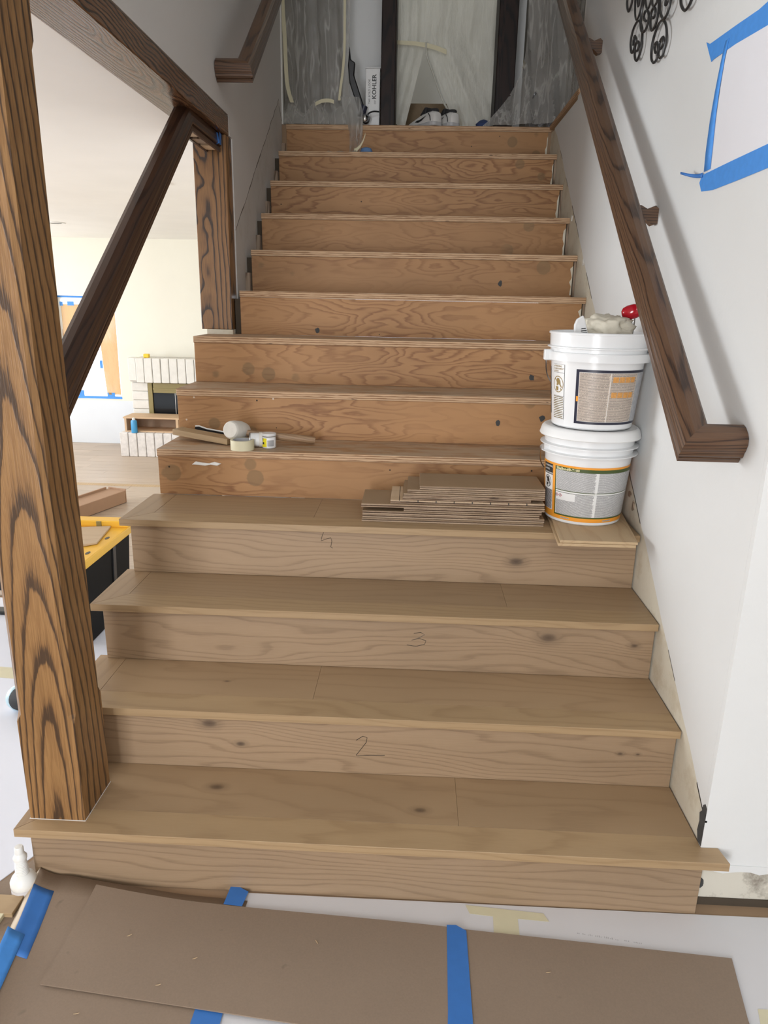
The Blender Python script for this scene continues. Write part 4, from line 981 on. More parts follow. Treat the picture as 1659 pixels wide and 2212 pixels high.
build('printed_face', MB().add([(0.536, 0.7942, 1.354), (0.563, 0.7942, 1.354), (0.551, 0.7942, 1.388), (0.537, 0.7942, 1.386)], [(0, 1, 2, 3)], 0, False, [(0, 0), (1, 0), (1, 1), (0, 1)]), print_lines('pouch_print', (0.66, 0.66, 0.65, 1), (0.03, 0.03, 0.03, 1), 5, 1, 0.3, 7), parent=sheet)
tool = thing('scraper', 'scraper with a glossy red knob handle leaning in the upper bucket', 'tool', (0.70, 0.86, 1.36))
hm = Matrix.Translation((0.700, 0.85, 1.436)) @ Matrix.Rotation(R(72), 4, 'Y') @ Matrix.Rotation(R(18), 4, 'X')
build('handle', MB().lathe([(0.0, -0.030), (0.010, -0.029), (0.0185, -0.022), (0.0225, -0.008), (0.0225, 0.012), (0.018, 0.027), (0.012, 0.038), (0.0, 0.040)], seg=24, mat=hm), M['red'], parent=tool)
build('shank', MB().tube([(0.708, 0.85, 1.428), (0.708, 0.853, 1.39), (0.704, 0.858, 1.354)], [0.007, 0.008, 0.010], 8), M['steel'], parent=tool)
build('blade', MB().box(0.655, 0.70, 0.845, 0.888, 1.3515, 1.3555), M['steel'], parent=tool)

# scraps under the bucket
for k, (dx, dy, lb) in enumerate(((0.0, 0.0, 'lower pale board scrap under the bucket, jutting over the step'), (0.006, 0.004, 'upper pale board scrap right beneath the lower bucket'))):
    pl = [(0.482 + dx, 0.584 + dy), (0.718 + dx, 0.586 + dy * 0.5), (0.765, 0.93), (0.745, 0.985), (0.505, 0.985), (0.498 + dx, 0.84)]
    z_ = zt(4) + 0.0004 + k * 0.0092
    tag(build('board_scrap', MB().prism(pl, z_, z_ + 0.0088), [M['scrap']], bevel=0.0008), lb, 'board', 'pale board scraps under the buckets')

# plank stack on the fourth step
LAY = [(-0.135, 0.470, 0.0), (-0.133, 0.472, 0.004), (-0.133, 0.455, 0.002), (0.005, 0.462, 0.006), (-0.137, 0.470, 0.0), (-0.04, 0.470, 0.008), (0.0, 0.425, 0.012), (0.003, 0.468, 0.006), (0.015, 0.469, 0.010), (0.056, 0.469, 0.012)]
PL = ['bottom plank of the flooring stack, flat on the oak step', 'second plank from the bottom of the flooring stack', 'third plank from the bottom of the flooring stack, slightly short at right', 'short plank set in at left, just under the long middle one of the stack', 'long plank in the middle of the stack showing its brown face at left', 'plank with pale underside up and dark saw marks in the stack', 'short plank in the stack that stops well before the bucket', 'plank third from the top of the flooring stack', 'plank second from the top of the flooring stack', 'topmost plank of the flooring stack, broad brown face up']
tp = 0.0116
for k, (x0, x1, dy) in enumerate(LAY):
    zb = zt(4) + 0.0006 + k * (tp + 0.0009); y0 = 0.778 + dy; y1 = y0 + 0.186
    pk = thing('flooring_plank', PL[k], 'plank', ((x0 + x1) / 2, (y0 + y1) / 2, zb), 'flooring planks stacked on the fourth step')
    prof = [(y0, zb), (y1, zb), (y1, zb + tp * 0.3), (y1 + 0.005, zb + tp * 0.33), (y1 + 0.005, zb + tp * 0.55), (y1, zb + tp * 0.6), (y1, zb + tp - 0.0022), (y0, zb + tp - 0.0022), (y0, zb + tp * 0.60), (y0 + 0.008, zb + tp * 0.58), (y0 + 0.008, zb + tp * 0.36), (y0, zb + tp * 0.34)]
    build('core', MB().prism(prof, x0, x1, 'X'), M['plank_core'], parent=pk)
    build('veneer', MB().box(x0, x1, y0, y1, zb + tp - 0.0022, zb + tp), M['plank_back'] if k == 5 else M['plank_top'], parent=pk, bevel=0.0004)
    if k == 5:
        build('saw_mark', MB().box(x0 + 0.028, x0 + 0.030, y0 - 0.0004, y1, zb + tp - 0.002, zb + tp + 0.0003), M['ink'], parent=pk)
        for q in range(7):
            xx = x0 + 0.09 + q * 0.06
            build('saw_mark', MB().box(xx, xx + 0.003, y0 - 0.0006, y0 + 0.01, zb + tp * 0.5, zb + tp + 0.0002), M['ink'], parent=pk)

# ------------------------------------------------------------------ tools on the fifth step
z5 = zp(5)
mal = thing('rubber_mallet', 'mallet with an off-white rubber head and long wooden handle', 'mallet', (-0.62, 1.16, z5))
hm = Matrix.Translation((-0.636, 1.145, z5 + 0.037 + 0.021)) @ Matrix.Rotation(R(-18), 4, 'Z') @ Matrix.Rotation(R(78), 4, 'X')
build('head', MB().lathe([(0.0, -0.05), (0.028, -0.05), (0.032, -0.046), (0.0335, -0.04), (0.0365, -0.02), (0.0365, 0.02), (0.0335, 0.04), (0.032, 0.046), (0.028, 0.05), (0.0, 0.05)], seg=28, mat=hm), M['rubber'], parent=mal)
hx = frame_mx((-0.61, 1.15, z5 + 0.050), (0.27, 0.055, -0.034))
build('handle', MB().tube([(0, 0, 0), (0.05, 0, 0), (0.15, 0, 0), (0.24, 0, 0), (0.268, 0, 0)], [0.012, 0.0125, 0.0145, 0.0155, 0.0135], 14), M['handle_wood'], parent=mal, mx=hx)
bd = frame_mx((-0.905, 1.205, z5 + 0.034), (0.236, -0.072, -0.021))
tag(build('oak_offcut', MB().box(0, 0.243, 0.0, 0.062, -0.010, 0.012), M['scrap_x'], mx=bd, bevel=0.001), 'tan oak offcut sticking out past the left step end', 'board')
saw = thing('pull_saw', 'flat dark saw with white edge lying behind the oak offcut', 'saw', (-0.75, 1.24, z5))
sx = frame_mx((-0.835, 1.262, z5 + 0.037), (0.20, -0.02, -0.022))
build('blade', MB().prism([(0.0, -0.010), (0.012, -0.016), (0.20, -0.012), (0.22, -0.004), (0.22, 0.006), (0.05, 0.010), (0.02, 0.016), (0.004, 0.014)], -0.004, 0.002, 'Y'), M['black'], parent=saw, mx=sx)
build('spine', MB().tube([(0.004, -0.003, 0.014), (0.02, -0.003, 0.017), (0.05, -0.003, 0.011), (0.22, -0.003, 0.006)], 0.003, 6), M['bottle'], parent=saw, mx=sx)
tr_ = thing('tape_roll', 'roll of pale masking tape lying on its side in front of the mallet', 'tape', (-0.602, 1.083, z5))
build('tape', MB().lathe([(0.036, 0.0005), (0.0432, 0.0005), (0.0432, 0.037), (0.036, 0.037), (0.036, 0.0005)], (-0.602, 1.078, z5), 32), M['cream_tape'], parent=tr_)
build('core', MB().lathe([(0.0335, 0.001), (0.0362, 0.001), (0.0362, 0.0368), (0.0335, 0.0368), (0.0335, 0.001)], (-0.602, 1.078, z5), 32), M['sole'], parent=tr_)
jar = thing('putty_jar', 'small upright jar of putty with yellow and white label', 'jar', (-0.512, 1.125, z5))
rj = lambda z: 0.026
build('body', MB().lathe([(0, 0.0005), (0.024, 0.0005), (0.0262, 0.003), (0.0262, 0.04), (0.025, 0.043), (0.0, 0.043)], (-0.512, 1.125, z5), 28), M['tin'], parent=jar)
build('lid', MB().lathe([(0.0, 0.0455), (0.026, 0.0455), (0.0275, 0.047), (0.0275, 0.054), (0.0255, 0.056), (0.0, 0.056)][::-1], (-0.512, 1.125, z5), 28), M['tin'], parent=jar)
def jpatch(t0, t1, za, zb_, off, mat):
    build('label_panel', MB().grid(lambda u, v: (-0.512 + (0.0262 + off) * math.sin(R(t0 + (t1 - t0) * u)), 1.125 - (0.0262 + off) * math.cos(R(t0 + (t1 - t0) * u)), z5 + za + (zb_ - za) * v), 12, 1), mat, parent=jar)
jpatch(-80, -8, 0.006, 0.039, 0.0004, M['yellow']); jpatch(-8, 60, 0.006, 0.039, 0.0004, M['label_white']); jpatch(-2, 55, 0.009, 0.032, 0.0007, M['print_black']); jpatch(-80, -40, 0.03, 0.039, 0.0007, M['ink']); jpatch(-62, -30, 0.016, 0.024, 0.0007, M['ink'])
tn = thing('tin_can', 'white tin lying on its side between mallet and putty jar', 'can', (-0.563, 1.14, z5))
cm = Matrix.Translation((-0.551, 1.128, z5 + 0.0285)) @ Matrix.Rotation(R(12), 4, 'Z') @ Matrix.Rotation(R(-90), 4, 'Y')
build('body', MB().lathe([(0.0, -0.012), (0.026, -0.012), (0.026, 0.034), (0.0, 0.034)], seg=26, mat=cm), M['tin'], parent=tn)
build('lid', MB().lathe([(0.0, -0.0145), (0.0265, -0.0145), (0.028, -0.013), (0.028, -0.002), (0.0262, -0.0015)], seg=26, mat=cm), M['rubber'], parent=tn)
build('rim', MB().lathe([(0.0262, 0.030), (0.0278, 0.031), (0.0278, 0.035), (0.02, 0.0352)], seg=26, mat=cm), M['steel'], parent=tn)

# ------------------------------------------------------------------ floor coverings in front
def sheet_thing(name, poly, z0, z1, mat, label, cat, group=None, bevel=0.0):
    return tag(build(name, MB().prism(poly, z0, z1), mat, bevel=bevel), label, cat, group)
sheet_thing('floor_protection_board', [(-0.372, -0.056), (0.26, -0.054), (0.775, -0.052), (1.05, -0.05), (1.05, -0.9), (-0.46, -0.9)], 0.0005, 0.003, M['white_board'], 'white protection board on the floor along the lowest riser', 'floor cover')
sheet_thing('floor_protection_board', [(-0.945, 0.06), (-1.0, -0.06), (-1.10, -0.20), (-2.6, -0.2), (-2.6, 1.70), (-0.93, 1.70), (-0.915, 0.12)], 0.0005, 0.003, M['white_blue'], 'large bright white protection board left of the staircase', 'floor cover')
sheet_thing('floor_protection_board', [(-0.912, 0.10), (-0.93, 0.06), (-1.0, -0.07), (-1.2, -0.45), (-0.75, -0.45), (-0.75, -0.062), (-0.912, -0.055)], 0.0002, 0.0025, M['brown_board'], 'brown floor board under the white bottle beside the staircase', 'floor cover')
# curled brown sheet
NU, NV = 34, 14
def sheet_h(u, v):
    z = 0.0055
    back = max(0.0, 1 - v / 0.32)
    z += 0.026 * back ** 2 * max(0.0, 1 - abs(u - 0.14) / 0.6) ** 1.3
    if u < 0.1: z += 0.022 * (1 - u / 0.1) ** 1.5 * (0.5 + 0.5 * (1 - v))
    return z
def lower_sheet(u, v):
    # u: left to right, v: back to front
    xb = -0.890 + u * 0.540; yb = -0.054 - 0.030 * u
    xf = -0.78 + u * 0.395; yf = -0.80
    return (xb + (xf - xb) * v, yb + (yf - yb) * v, sheet_h(u, v))
def sheet_at(x, y):
    u = v = 0.3
    for k in range(6):
        yb = -0.054 - 0.030 * u
        v = (y - yb) / (-0.80 - yb); v = min(1, max(0, v))
        u = (x - (-0.890 + 0.110 * v)) / (0.540 - 0.145 * v); u = min(1, max(0, u))
    return sheet_h(u, v) if x < -0.34 else 0.0055
br = thing('brown_floor_sheet', 'brown paper board curling up at the left foot of the stairs', 'floor cover', (-0.6, -0.3, 0.004))
build('sheet', MB().grid(lower_sheet, NU, NV), M['brown_board'], parent=br, solid=0.0016)
build('folded_edge', MB().grid(lambda u, v: (lambda p: (p[0] - 0.024 * u, p[1] - 0.004 * u + 0.004, p[2] - 0.026 * u * (p[2] - 0.004) / 0.03))(lower_sheet(0.0, v * 0.5)), 3, 10), M['brown_under'], parent=br, solid=0.0016)
def lay(poly, z): return MB().prism(poly, z, z + 0.0016)
def top_sheet(u, v):
    x = -0.735 + 0.903 * u
    yb = -0.079 - 0.063 * u - 0.004 * math.sin(5 * u); yf = -0.342 - 0.09 * u
    x -= 0.012 * v * (1 - u)
    y = yb + (yf - yb) * v
    return (x, y, max(0.0085, sheet_at(x, y) + 0.0055))
tag(build('brown_floor_sheet', MB().grid(top_sheet, 40, 14, 0, False), M['brown_board'], solid=0.003), 'middle brown board lying slanted on top of the curled sheet', 'floor cover')
sheet_thing('brown_floor_sheet', [(0.168, -0.138), (0.50, -0.160), (0.803, -0.181), (0.775, -0.33), (0.74, -0.62), (0.168, -0.62)], 0.0085, 0.0102, M['brown_board'], 'right brown board on the floor, joined by a blue tape seam', 'floor cover')
def tape(poly, z, mat, label, group=None):
    return tag(build('tape_strip', MB().prism(poly, z, z + 0.0005), mat), label, 'tape', group)
tape([(0.146, -0.132), (0.168, -0.131), (0.192, -0.146), (0.190, -0.62), (0.125, -0.62), (0.140, -0.35)], 0.0130, M['blue_tape'], 'long blue tape over the seam of two brown boards')
tape([(-0.401, -0.050), (-0.390, -0.040), (-0.372, -0.052), (-0.352, -0.062), (-0.358, -0.108), (-0.405, -0.104)], 0.0125, M['blue_tape'], 'short blue tape at the back edge of the curled sheet')
tape([(-0.395, -0.36), (-0.335, -0.36), (-0.335, -0.52), (-0.40, -0.52)], 0.0070, M['blue_tape'], 'blue tape under the front edge of the middle brown board')
tape([(0.196, -0.060), (0.388, -0.074), (0.398, -0.098), (0.322, -0.094), (0.318, -0.20), (0.255, -0.20), (0.262, -0.091), (0.205, -0.086)], 0.0034, M['cream_tape'], 'cream masking tape in a T shape on the white board')
tape([(0.81, -0.30), (1.0, -0.30), (1.0, -0.335), (0.80, -0.335)], 0.0034, M['cream_tape'], 'cream masking tape on white board beside the right brown board')
# blue tapes along the folded left edge
def edge_tape(name, v0, v1, u0, u1, lab, dz, mat, parent=None):
    m = MB().grid(lambda u, v: (lambda p: (p[0], p[1], p[2] + dz))(lower_sheet(u0 + (u1 - u0) * u, v0 + (v1 - v0) * v)), 4, 10)
    return tag(build(name, m, mat, solid=0.0004), lab, 'tape')
edge_tape('tape_strip', 0.06, 0.30, 0.0, 0.095, 'blue tape along the folded left edge of the curled sheet', 0.002, M['blue_tape'])
edge_tape('tape_strip', 0.23, 0.52, -0.03, 0.045, 'brighter blue tape in the lower left corner of the floor', 0.0035, M['blue_tape_light'])
# printed marks on the white board
mk = MB()
random.seed(8)
for k in range(34):
    x = 0.46 + k * 0.0042 + (0.008 if k > 22 else 0); y = -0.128 - k * 0.0006
    if random.random() < 0.8: mk.box(x, x + random.uniform(0.0012, 0.003), y, y + random.uniform(0.002, 0.005), 0.003, 0.0032)
wb = [o for o in bpy.data.objects if o.name == 'floor_protection_board'][0]
build('printed_marks', mk, M['sole'], parent=wb, kind='stuff')
# shavings
for (x, y, a, lb) in ((-0.49, -0.33, 0.3, 'pale wood shaving close to the front edge of the middle brown board'), (-0.43, -0.26, 0.5, 'curled pale shaving mid-way on the middle brown board'), (-0.60, -0.21, 0.6, 'pale shaving near the slanted left edge of the middle board'), (0.37, -0.245, 0.2, 'pale shaving on the right brown board, right of the blue seam'), (-0.16, -0.20, 2.2, 'pale shaving on the middle board toward the blue seam'), (-0.64, -0.40, 0.3, 'pale shaving on the curled sheet in front of the middle board')):
    c_, s_ = math.cos(a), math.sin(a); zz = (sheet_at(x, y) + 0.0078) if x < 0.16 else 0.0108
    if lb.startswith('pale shaving on the curled'): zz = sheet_at(x, y) + 0.0014
    tag(build('wood_shaving', MB().tube([(x + c_ * q * 0.006, y + s_ * q * 0.006, zz + 0.001 * (q % 2)) for q in (-1, 0, 1)], [0.0006, 0.0011, 0.0006], 5), M['scrap']), lb, 'shaving', 'wood shavings on the brown boards')
# stack of boards at the left edge of the frame
tag(build('oak_board', MB().box(-1.25, -0.905, -0.168, -0.112, 0.003, 0.016), M['scrap_x'], bevel=0.001), 'tan oak board on the floor at the left picture edge', 'board')
tag(build('cream_board', MB().box(-1.25, -0.925, -0.200, -0.166, 0.003, 0.015), M['cream_tape'], bevel=0.001), 'cream strip lying in front of the tan oak board', 'board')
# white bottle
bt = thing('plastic_bottle', 'milky white bottle with ribbed neck beside the lowest step', 'bottle', (-0.918, -0.085, 0.003))
BC = (-0.918, -0.085, 0.0028)
nk = [(0.0145, 0.058 + k * 0.0044 + q) for k in range(8) for q in (0.0,)]
pr = [(0.0, 0.0), (0.028, 0.0), (0.030, 0.003), (0.030, 0.022), (0.0312, 0.026), (0.0312, 0.036), (0.026, 0.047), (0.0175, 0.055)]
for k in range(9):
    zz = 0.056 + k * 0.0044; rr = 0.0165 - k * 0.00035
    pr += [(rr - 0.0012, zz), (rr, zz + 0.0014), (rr, zz + 0.0032)]
pr += [(0.0125, 0.0975), (0.016, 0.1), (0.0165, 0.106), (0.012, 0.114), (0.0105, 0.117)]
build('body', MB().lathe(pr, BC, 28), M['bottle'], parent=bt)
build('cap', MB().lathe([(0.0108, 0.115), (0.0108, 0.132), (0.009, 0.1355), (0.0, 0.136)], BC, 20), M['bottle'], parent=bt)
build('lower_label', MB().lathe([(0.0304, 0.0035), (0.0304, 0.0215)], BC, 28), M['bottle_low'], parent=bt)

# ------------------------------------------------------------------ things on the floor left of the stairs
tote = thing('storage_tote', 'black storage tote with a yellow lid behind the big post', 'box', (-1.50, 1.46, 0.003))
tb = MB()
tb.add([(-1.655, 1.235, 0.004), (-1.335, 1.235, 0.004), (-1.335, 1.69, 0.004), (-1.655, 1.69, 0.004), (-1.685, 1.21, 0.372), (-1.318, 1.21, 0.372), (-1.318, 1.712, 0.372), (-1.685, 1.712, 0.372)], [(3, 2, 1, 0), (4, 5, 6, 7), (0, 1, 5, 4), (1, 2, 6, 5), (2, 3, 7, 6), (3, 0, 4, 7)])
build('body', tb, M['tote_black'], parent=tote, bevel=0.008, bseg=2)
build('rib', MB().add([(-1.332, 1.50, 0.02), (-1.326, 1.50, 0.02), (-1.326, 1.53, 0.02), (-1.332, 1.53, 0.02), (-1.318, 1.50, 0.37), (-1.312, 1.50, 0.37), (-1.312, 1.53, 0.37), (-1.318, 1.53, 0.37)], [(3, 2, 1, 0), (4, 5, 6, 7), (0, 1, 5, 4), (1, 2, 6, 5), (2, 3, 7, 6), (3, 0, 4, 7)]), M['black'], parent=tote)
ld = MB().box(-1.70, -1.302, 1.195, 1.727, 0.365, 0.402)
lid = build('lid', ld, M['tote_yellow'], parent=tote, bevel=0.006, bseg=2)
build('lid_rim', MB().box(-1.70, -1.302, 1.66, 1.727, 0.4, 0.432).box(-1.66, -1.62, 1.655, 1.68, 0.40, 0.42), M['tote_yellow'], parent=lid, bevel=0.004)
for yy in (1.30, 1.50):
    build('lock_slot', MB().lathe([(0, 0), (0.012, 0), (0.012, 0.001), (0, 0.001)], seg=14, mat=Matrix.Translation((-1.335, yy, 0.4022)) @ Matrix.Diagonal((0.7, 1.6, 1, 1))), M['black'], parent=lid)
for xx in (-1.45, -1.585):
    build('lid_notch', MB().box(xx, xx + 0.022, 1.652, 1.66, 0.404, 0.430), M['brass'], parent=lid)
tag(build('tile_offcut', MB().prism([(-1.63, 1.355), (-1.392, 1.370), (-1.342, 1.410), (-1.379, 1.648), (-1.63, 1.59)], 0.4042, 0.4125), M['plank_back'], bevel=0.001), 'pale cut board lying on the yellow tote lid', 'board')
ct = thing('long_carton', 'long opened brown carton lying behind the yellow tote', 'box', (-2.0, 3.2, 0.01))
cd = Vector((0.30, 0.95, 0)).normalized()
mxc = frame_mx((-2.035 - 1.42 * cd.x - 0.15 * cd.y, 3.42 - 1.42 * cd.y + 0.15 * cd.x, 0.012), cd)
build('carton', MB().box(0, 1.42, -0.15, 0.0, 0.0, 0.09), M['carton'], parent=ct, mx=mxc, bevel=0.003)
build('flap', MB().box(0.02, 1.40, 0.0, 0.012, 0.02, 0.104).box(1.421, 1.427, -0.15, 0.0, 0.0, 0.10), M['carton'], parent=ct, mx=mxc)
wm = MB().grid(lambda u, v: (0.05 + 1.1 * u, 0.015 + 0.13 * v, 0.06 + 0.035 * math.sin(9 * u + 3 * v) * (1 - v) - 0.045 * v), 18, 4)
build('white_wrap', wm, M['bottle'], parent=ct, mx=mxc, solid=0.001)
# angle tool on the white board, partly behind the post
gt = thing('flashlight_tool', 'black power tool with a pale blue rim lying left of the big post', 'tool', (-1.36, 0.72, 0.003))
gm = Matrix.Translation((-1.365, 0.735, 0.045)) @ Matrix.Rotation(R(-40), 4, 'Z') @ Matrix.Rotation(R(78), 4, 'Y')
build('body', MB().lathe([(0.0, 0.0), (0.044, 0.0), (0.042, 0.03), (0.03, 0.06), (0.024, 0.09), (0.024, 0.20), (0.0, 0.20)], seg=24, mat=gm), M['shoe_dark'], parent=gt)
build('rim', MB().lathe([(0.036, -0.022), (0.046, -0.02), (0.047, 0.0), (0.044, 0.006)], seg=24, mat=gm), flat('pale_blue_rim', (0.42, 0.58, 0.66, 1), 0.3), parent=gt)
build('lens', MB().lathe([(0.0, -0.024), (0.038, -0.024), (0.038, -0.02)], seg=24, mat=gm), M['white_board'], parent=gt)
tape([(-1.70, 0.95), (-1.30, 0.92), (-1.30, 1.0), (-1.70, 1.03)], 0.0034, M['cream_tape'], 'cream masking tape across the bright white board left of the post')
tag(build('dark_trestle', MB().box(-2.05, -1.80, 1.50, 1.56, 0.003, 0.02).box(-2.02, -1.87, 1.56, 1.60, 0.10, 0.30), M['black'], bevel=0.004), 'dark object on the floor at the far left picture edge', 'box')

# ------------------------------------------------------------------ living room end wall: window, fireplace
w1 = struct('window_1', MB().box(-4.56, -3.80, 7.87, 7.90, 0.136, 0.17).box(-4.56, -3.80, 7.87, 7.90, 1.40, 1.436).box(-4.56, -4.53, 7.87, 7.90, 0.17, 1.40).box(-3.83, -3.80, 7.87, 7.90, 0.17, 1.40), M['white_metal'])
build('pane', MB().box(-4.54, -3.82, 7.883, 7.887, 0.15, 1.42), M['glass'], parent=w1)
for nm, b in (('masking_paper', (-4.54, -4.27, 7.875, 7.8765, 0.80, 1.33)), ('masking_paper', (-4.02, -3.835, 7.872, 7.8735, 0.19, 1.30))):
    build(nm, MB().grid(lambda u, v, b=b: (b[0] + (b[1] - b[0]) * (u if b[0] > -4.2 else u) - (0.06 * (v) * (1 - u) if b[0] > -4.2 else 0), b[2] - 0.006 * math.sin(7 * u + 5 * v), b[4] + (b[5] - b[4]) * v), 8, 10), M['kraft'], parent=w1)
for b in ((-4.56, -3.80, 0.136, 0.165), (-4.56, -3.80, 1.412, 1.437), (-4.44, -4.355, 1.315, 1.365), (-4.54, -4.50, 1.31, 1.36), (-4.30, -4.255, 1.10, 1.23), (-4.085, -4.05, 0.53, 0.63), (-4.40, -4.33, 0.165, 0.24), (-4.02, -3.92, 0.165, 0.215)):
    build('tape_strip', MB().box(b[0], b[1], 7.868, 7.8715, b[2], b[3]), M['blue_tape_light'], parent=w1)
build('low_primer_sky_tint', MB().box(-6.1, -3.55, 7.8075, 7.8112, ZLOW, 0.12), M['lr_low_sky_tint'], parent=[o for o in bpy.data.objects if o.name == 'wall_back'][0], label='white lower part of the wall under the window, blue sky light painted in')

fpz = thing('fireplace', 'whitewashed brick fireplace with brass framed dark glass doors', 'fireplace', (-2.9, 7.4, ZLOW))
mm = MB().box(-3.50, -1.9, 7.37, 7.81, 0.425, 0.70)
build('mantel_core', mm, M['mortar'], parent=fpz)
random.seed(2)
for k in range(15):
    x0 = -3.52 + k * 0.1045
    j = random.uniform(-0.003, 0.003)
    build('brick', MB().box(x0 + 0.004, x0 + 0.1005, 7.345 + j + (0.02 if k == 0 else 0), 7.52, 0.418 + (0.02 if k == 0 else 0), 0.7155), M['brick'], parent=fpz, bevel=0.006)
build('pier_core', MB().box(-3.51, -3.32, 7.46, 7.81, -0.155, 0.418), M['mortar'], parent=fpz)
for k in range(5):
    z_ = 0.409 - (k + 1) * 0.1105
    build('brick', MB().box(-3.524 + 0.004 * (k % 2), -3.314, 7.445 + random.uniform(-0.002, 0.002), 7.6, z_ + 0.004, z_ + 0.107), M['brick'], parent=fpz, bevel=0.006)
build('firebox_frame', MB().box(-3.312, -3.26, 7.44, 7.50, -0.15, 0.405).box(-3.245, -1.95, 7.44, 7.50, 0.285, 0.405).box(-3.245, -1.95, 7.43, 7.45, 0.325, 0.345), M['brass'], parent=fpz, label='brass trim around the fire glass')
build('fire_glass', MB().box(-3.26, -1.95, 7.462, 7.47, -0.15, 0.285), M['fire_glass'], parent=fpz)
for xx in (-2.98, -2.72):
    build('door_stile', MB().box(xx, xx + 0.008, 7.455, 7.462, -0.15, 0.285), M['steel'], parent=fpz)
build('hearth_core', MB().box(-3.54, -1.95, 7.05, 7.81, ZLOW, -0.165), M['mortar'], parent=fpz)
for k in range(15):
    x0 = -3.556 + k * 0.1075
    build('hearth_brick', MB().box(x0 + 0.004, x0 + 0.1035, 7.03 + random.uniform(-0.003, 0.003), 7.30, ZLOW, -0.155), M['brick_low'], parent=fpz, bevel=0.006)
bxw = thing('open_wood_box', 'low open pine box on the fireplace hearth', 'box', (-3.1, 7.2, -0.155))
build('shelf_board', MB().box(-3.515, -2.70, 7.08, 7.40, 0.012, 0.030), M['raw_pine'], parent=bxw)
build('bottom_board', MB().box(-3.50, -2.70, 7.09, 7.40, -0.1545, -0.138), M['raw_pine'], parent=bxw)
build('back_board', MB().box(-3.48, -2.70, 7.385, 7.40, -0.138, 0.012), M['pine_in'], parent=bxw)
build('side_board', MB().box(-3.50, -3.475, 7.08, 7.385, -0.138, 0.012), M['raw_pine'], parent=bxw)
build('side_board', MB().box(-2.865, -2.835, 7.08, 7.385, -0.138, 0.012), M['raw_pine'], parent=bxw)
sc_ = thing('spray_can', 'blue spray can standing in front of the open pine box', 'can', (-3.37, 7.055, -0.155))
SCc = (-3.372, 7.052, -0.1548)
build('body', MB().lathe([(0, 0), (0.036, 0), (0.037, 0.003), (0.037, 0.135), (0.03, 0.152), (0.02, 0.156), (0, 0.156)], SCc, 20), M['can_blue'], parent=sc_)
build('nozzle', MB().lathe([(0.019, 0.156), (0.019, 0.176), (0.012, 0.182), (0, 0.182)], SCc, 14), M['tin'], parent=sc_)
tag(build('sponge', MB().box(-3.335, -3.27, 7.42, 7.48, 0.716, 0.762), M['sponge'], bevel=0.006), 'yellow sponge block on the brick mantel', 'sponge')
for x, y in ((-3.55, 5.93), (-1.62, 3.27)):
    dl = thing('recessed_light', 'recessed light in the living ceiling, ' + ('beside the big post' if x < -3 else 'behind the sloping guard rail'), 'light', (x, y, 2.12))
    build('trim_ring', MB().lathe([(0.055, 0.0), (0.085, 0.0), (0.09, 0.004), (0.09, 0.0075), (0.055, 0.0075)], (x, y, 2.120), 28), M['white_metal'], parent=dl)
    build('lens', MB().lathe([(0.0, 0.004), (0.056, 0.004)], (x, y, 2.120), 28), M['sole'], parent=dl)

# ------------------------------------------------------------------ upper landing
df = thing('door_frame', 'dark stained door frame on the landing, two upright jambs', 'door frame', (0.16, 3.2, ZL))
build('jamb', MB().box(-0.222, -0.137, 3.17, 3.42, ZL, 4.6), M['dark_frame'], parent=df, mx=Matrix.Identity(4), bevel=0.004)
build('jamb', MB().box(0.440, 0.548, 3.17, 3.42, ZL, 4.6), M['dark_frame'], parent=df, mx=Matrix.Translation((0, 0, 0)), bevel=0.004)
build('head', MB().box(-0.222, 0.548, 3.17, 3.42, 4.6, 4.7), M['dark_frame'], parent=df, mx=Matrix.Identity(4))
for x_ in (-0.16, 0.462):
    build('stop', MB().box(x_, x_ + 0.012, 3.165, 3.1705, ZL, 4.6), M['dark_frame'], parent=df, mx=Matrix.Identity(4))

def fold(x, f, a, ph=0.0):
    return a * (math.sin(f * x + ph) + 0.45 * math.sin(2.3 * f * x + 1.1 + ph) + 0.2 * math.sin(5.1 * f * x + 2 + ph))
# sheet in the doorway, slit open at the bottom like a tent
ds = thing('doorway_plastic_sheet', 'milky plastic sheet hanging in the doorway, slit open at the bottom', 'plastic sheet', (0.15, 3.38, ZL))
def door_left(u, v):
    zb = ZL + 0.055 - 0.03 * u; ap = (0.03, 2.925)
    z = zb + (4.4 - zb) * v
    xr = 0.03 if z > ap[1] else 0.03 - 0.115 * ((ap[1] - z) / (ap[1] - zb)) ** 1.0
    x = -0.135 + (xr + 0.135) * u
    return (x, 3.36 + fold(x + 0.25 * max(0, 2.93 - z), 34, 0.009) + 0.01 * (1 - v) + 0.012 * mnoise.noise(Vector((x * 9, 2, z * 5))), z)
def door_right(u, v):
    zb = ZL + 0.005; ap = (0.03, 2.925)
    z = zb + (4.4 - zb) * v
    xl = 0.03 if z > ap[1] else 0.03 + 0.225 * ((ap[1] - z) / (ap[1] - zb)) ** 1.15
    x = xl + (0.438 - xl) * u
    return (x, 3.352 + 0.014 * mnoise.noise(Vector((x * 8 + 0.8 * z, 7, z * 3))) + fold(x + (0.5 if z < 2.93 else -0.1) * (z - 2.93), 30, 0.009) + 0.012 * (1 - u) * (1 - v), z)
build('left_flap', MB().grid(door_left, 20, 60), M['film_white'], parent=ds)
build('right_flap', MB().grid(door_right, 34, 60), M['film_white'], parent=ds)
def tp_y(x, z): return 3.345
build('tape_strip', MB().prism([(-0.136, 2.930), (-0.03, 2.925), (0.035, 2.918), (0.10, 2.903), (0.155, 2.884), (0.157, 2.858), (0.10, 2.878), (0.035, 2.893), (-0.03, 2.903), (-0.136, 2.908)], 3.334, 3.3348, 'Y'), M['cream_tape'], parent=ds)
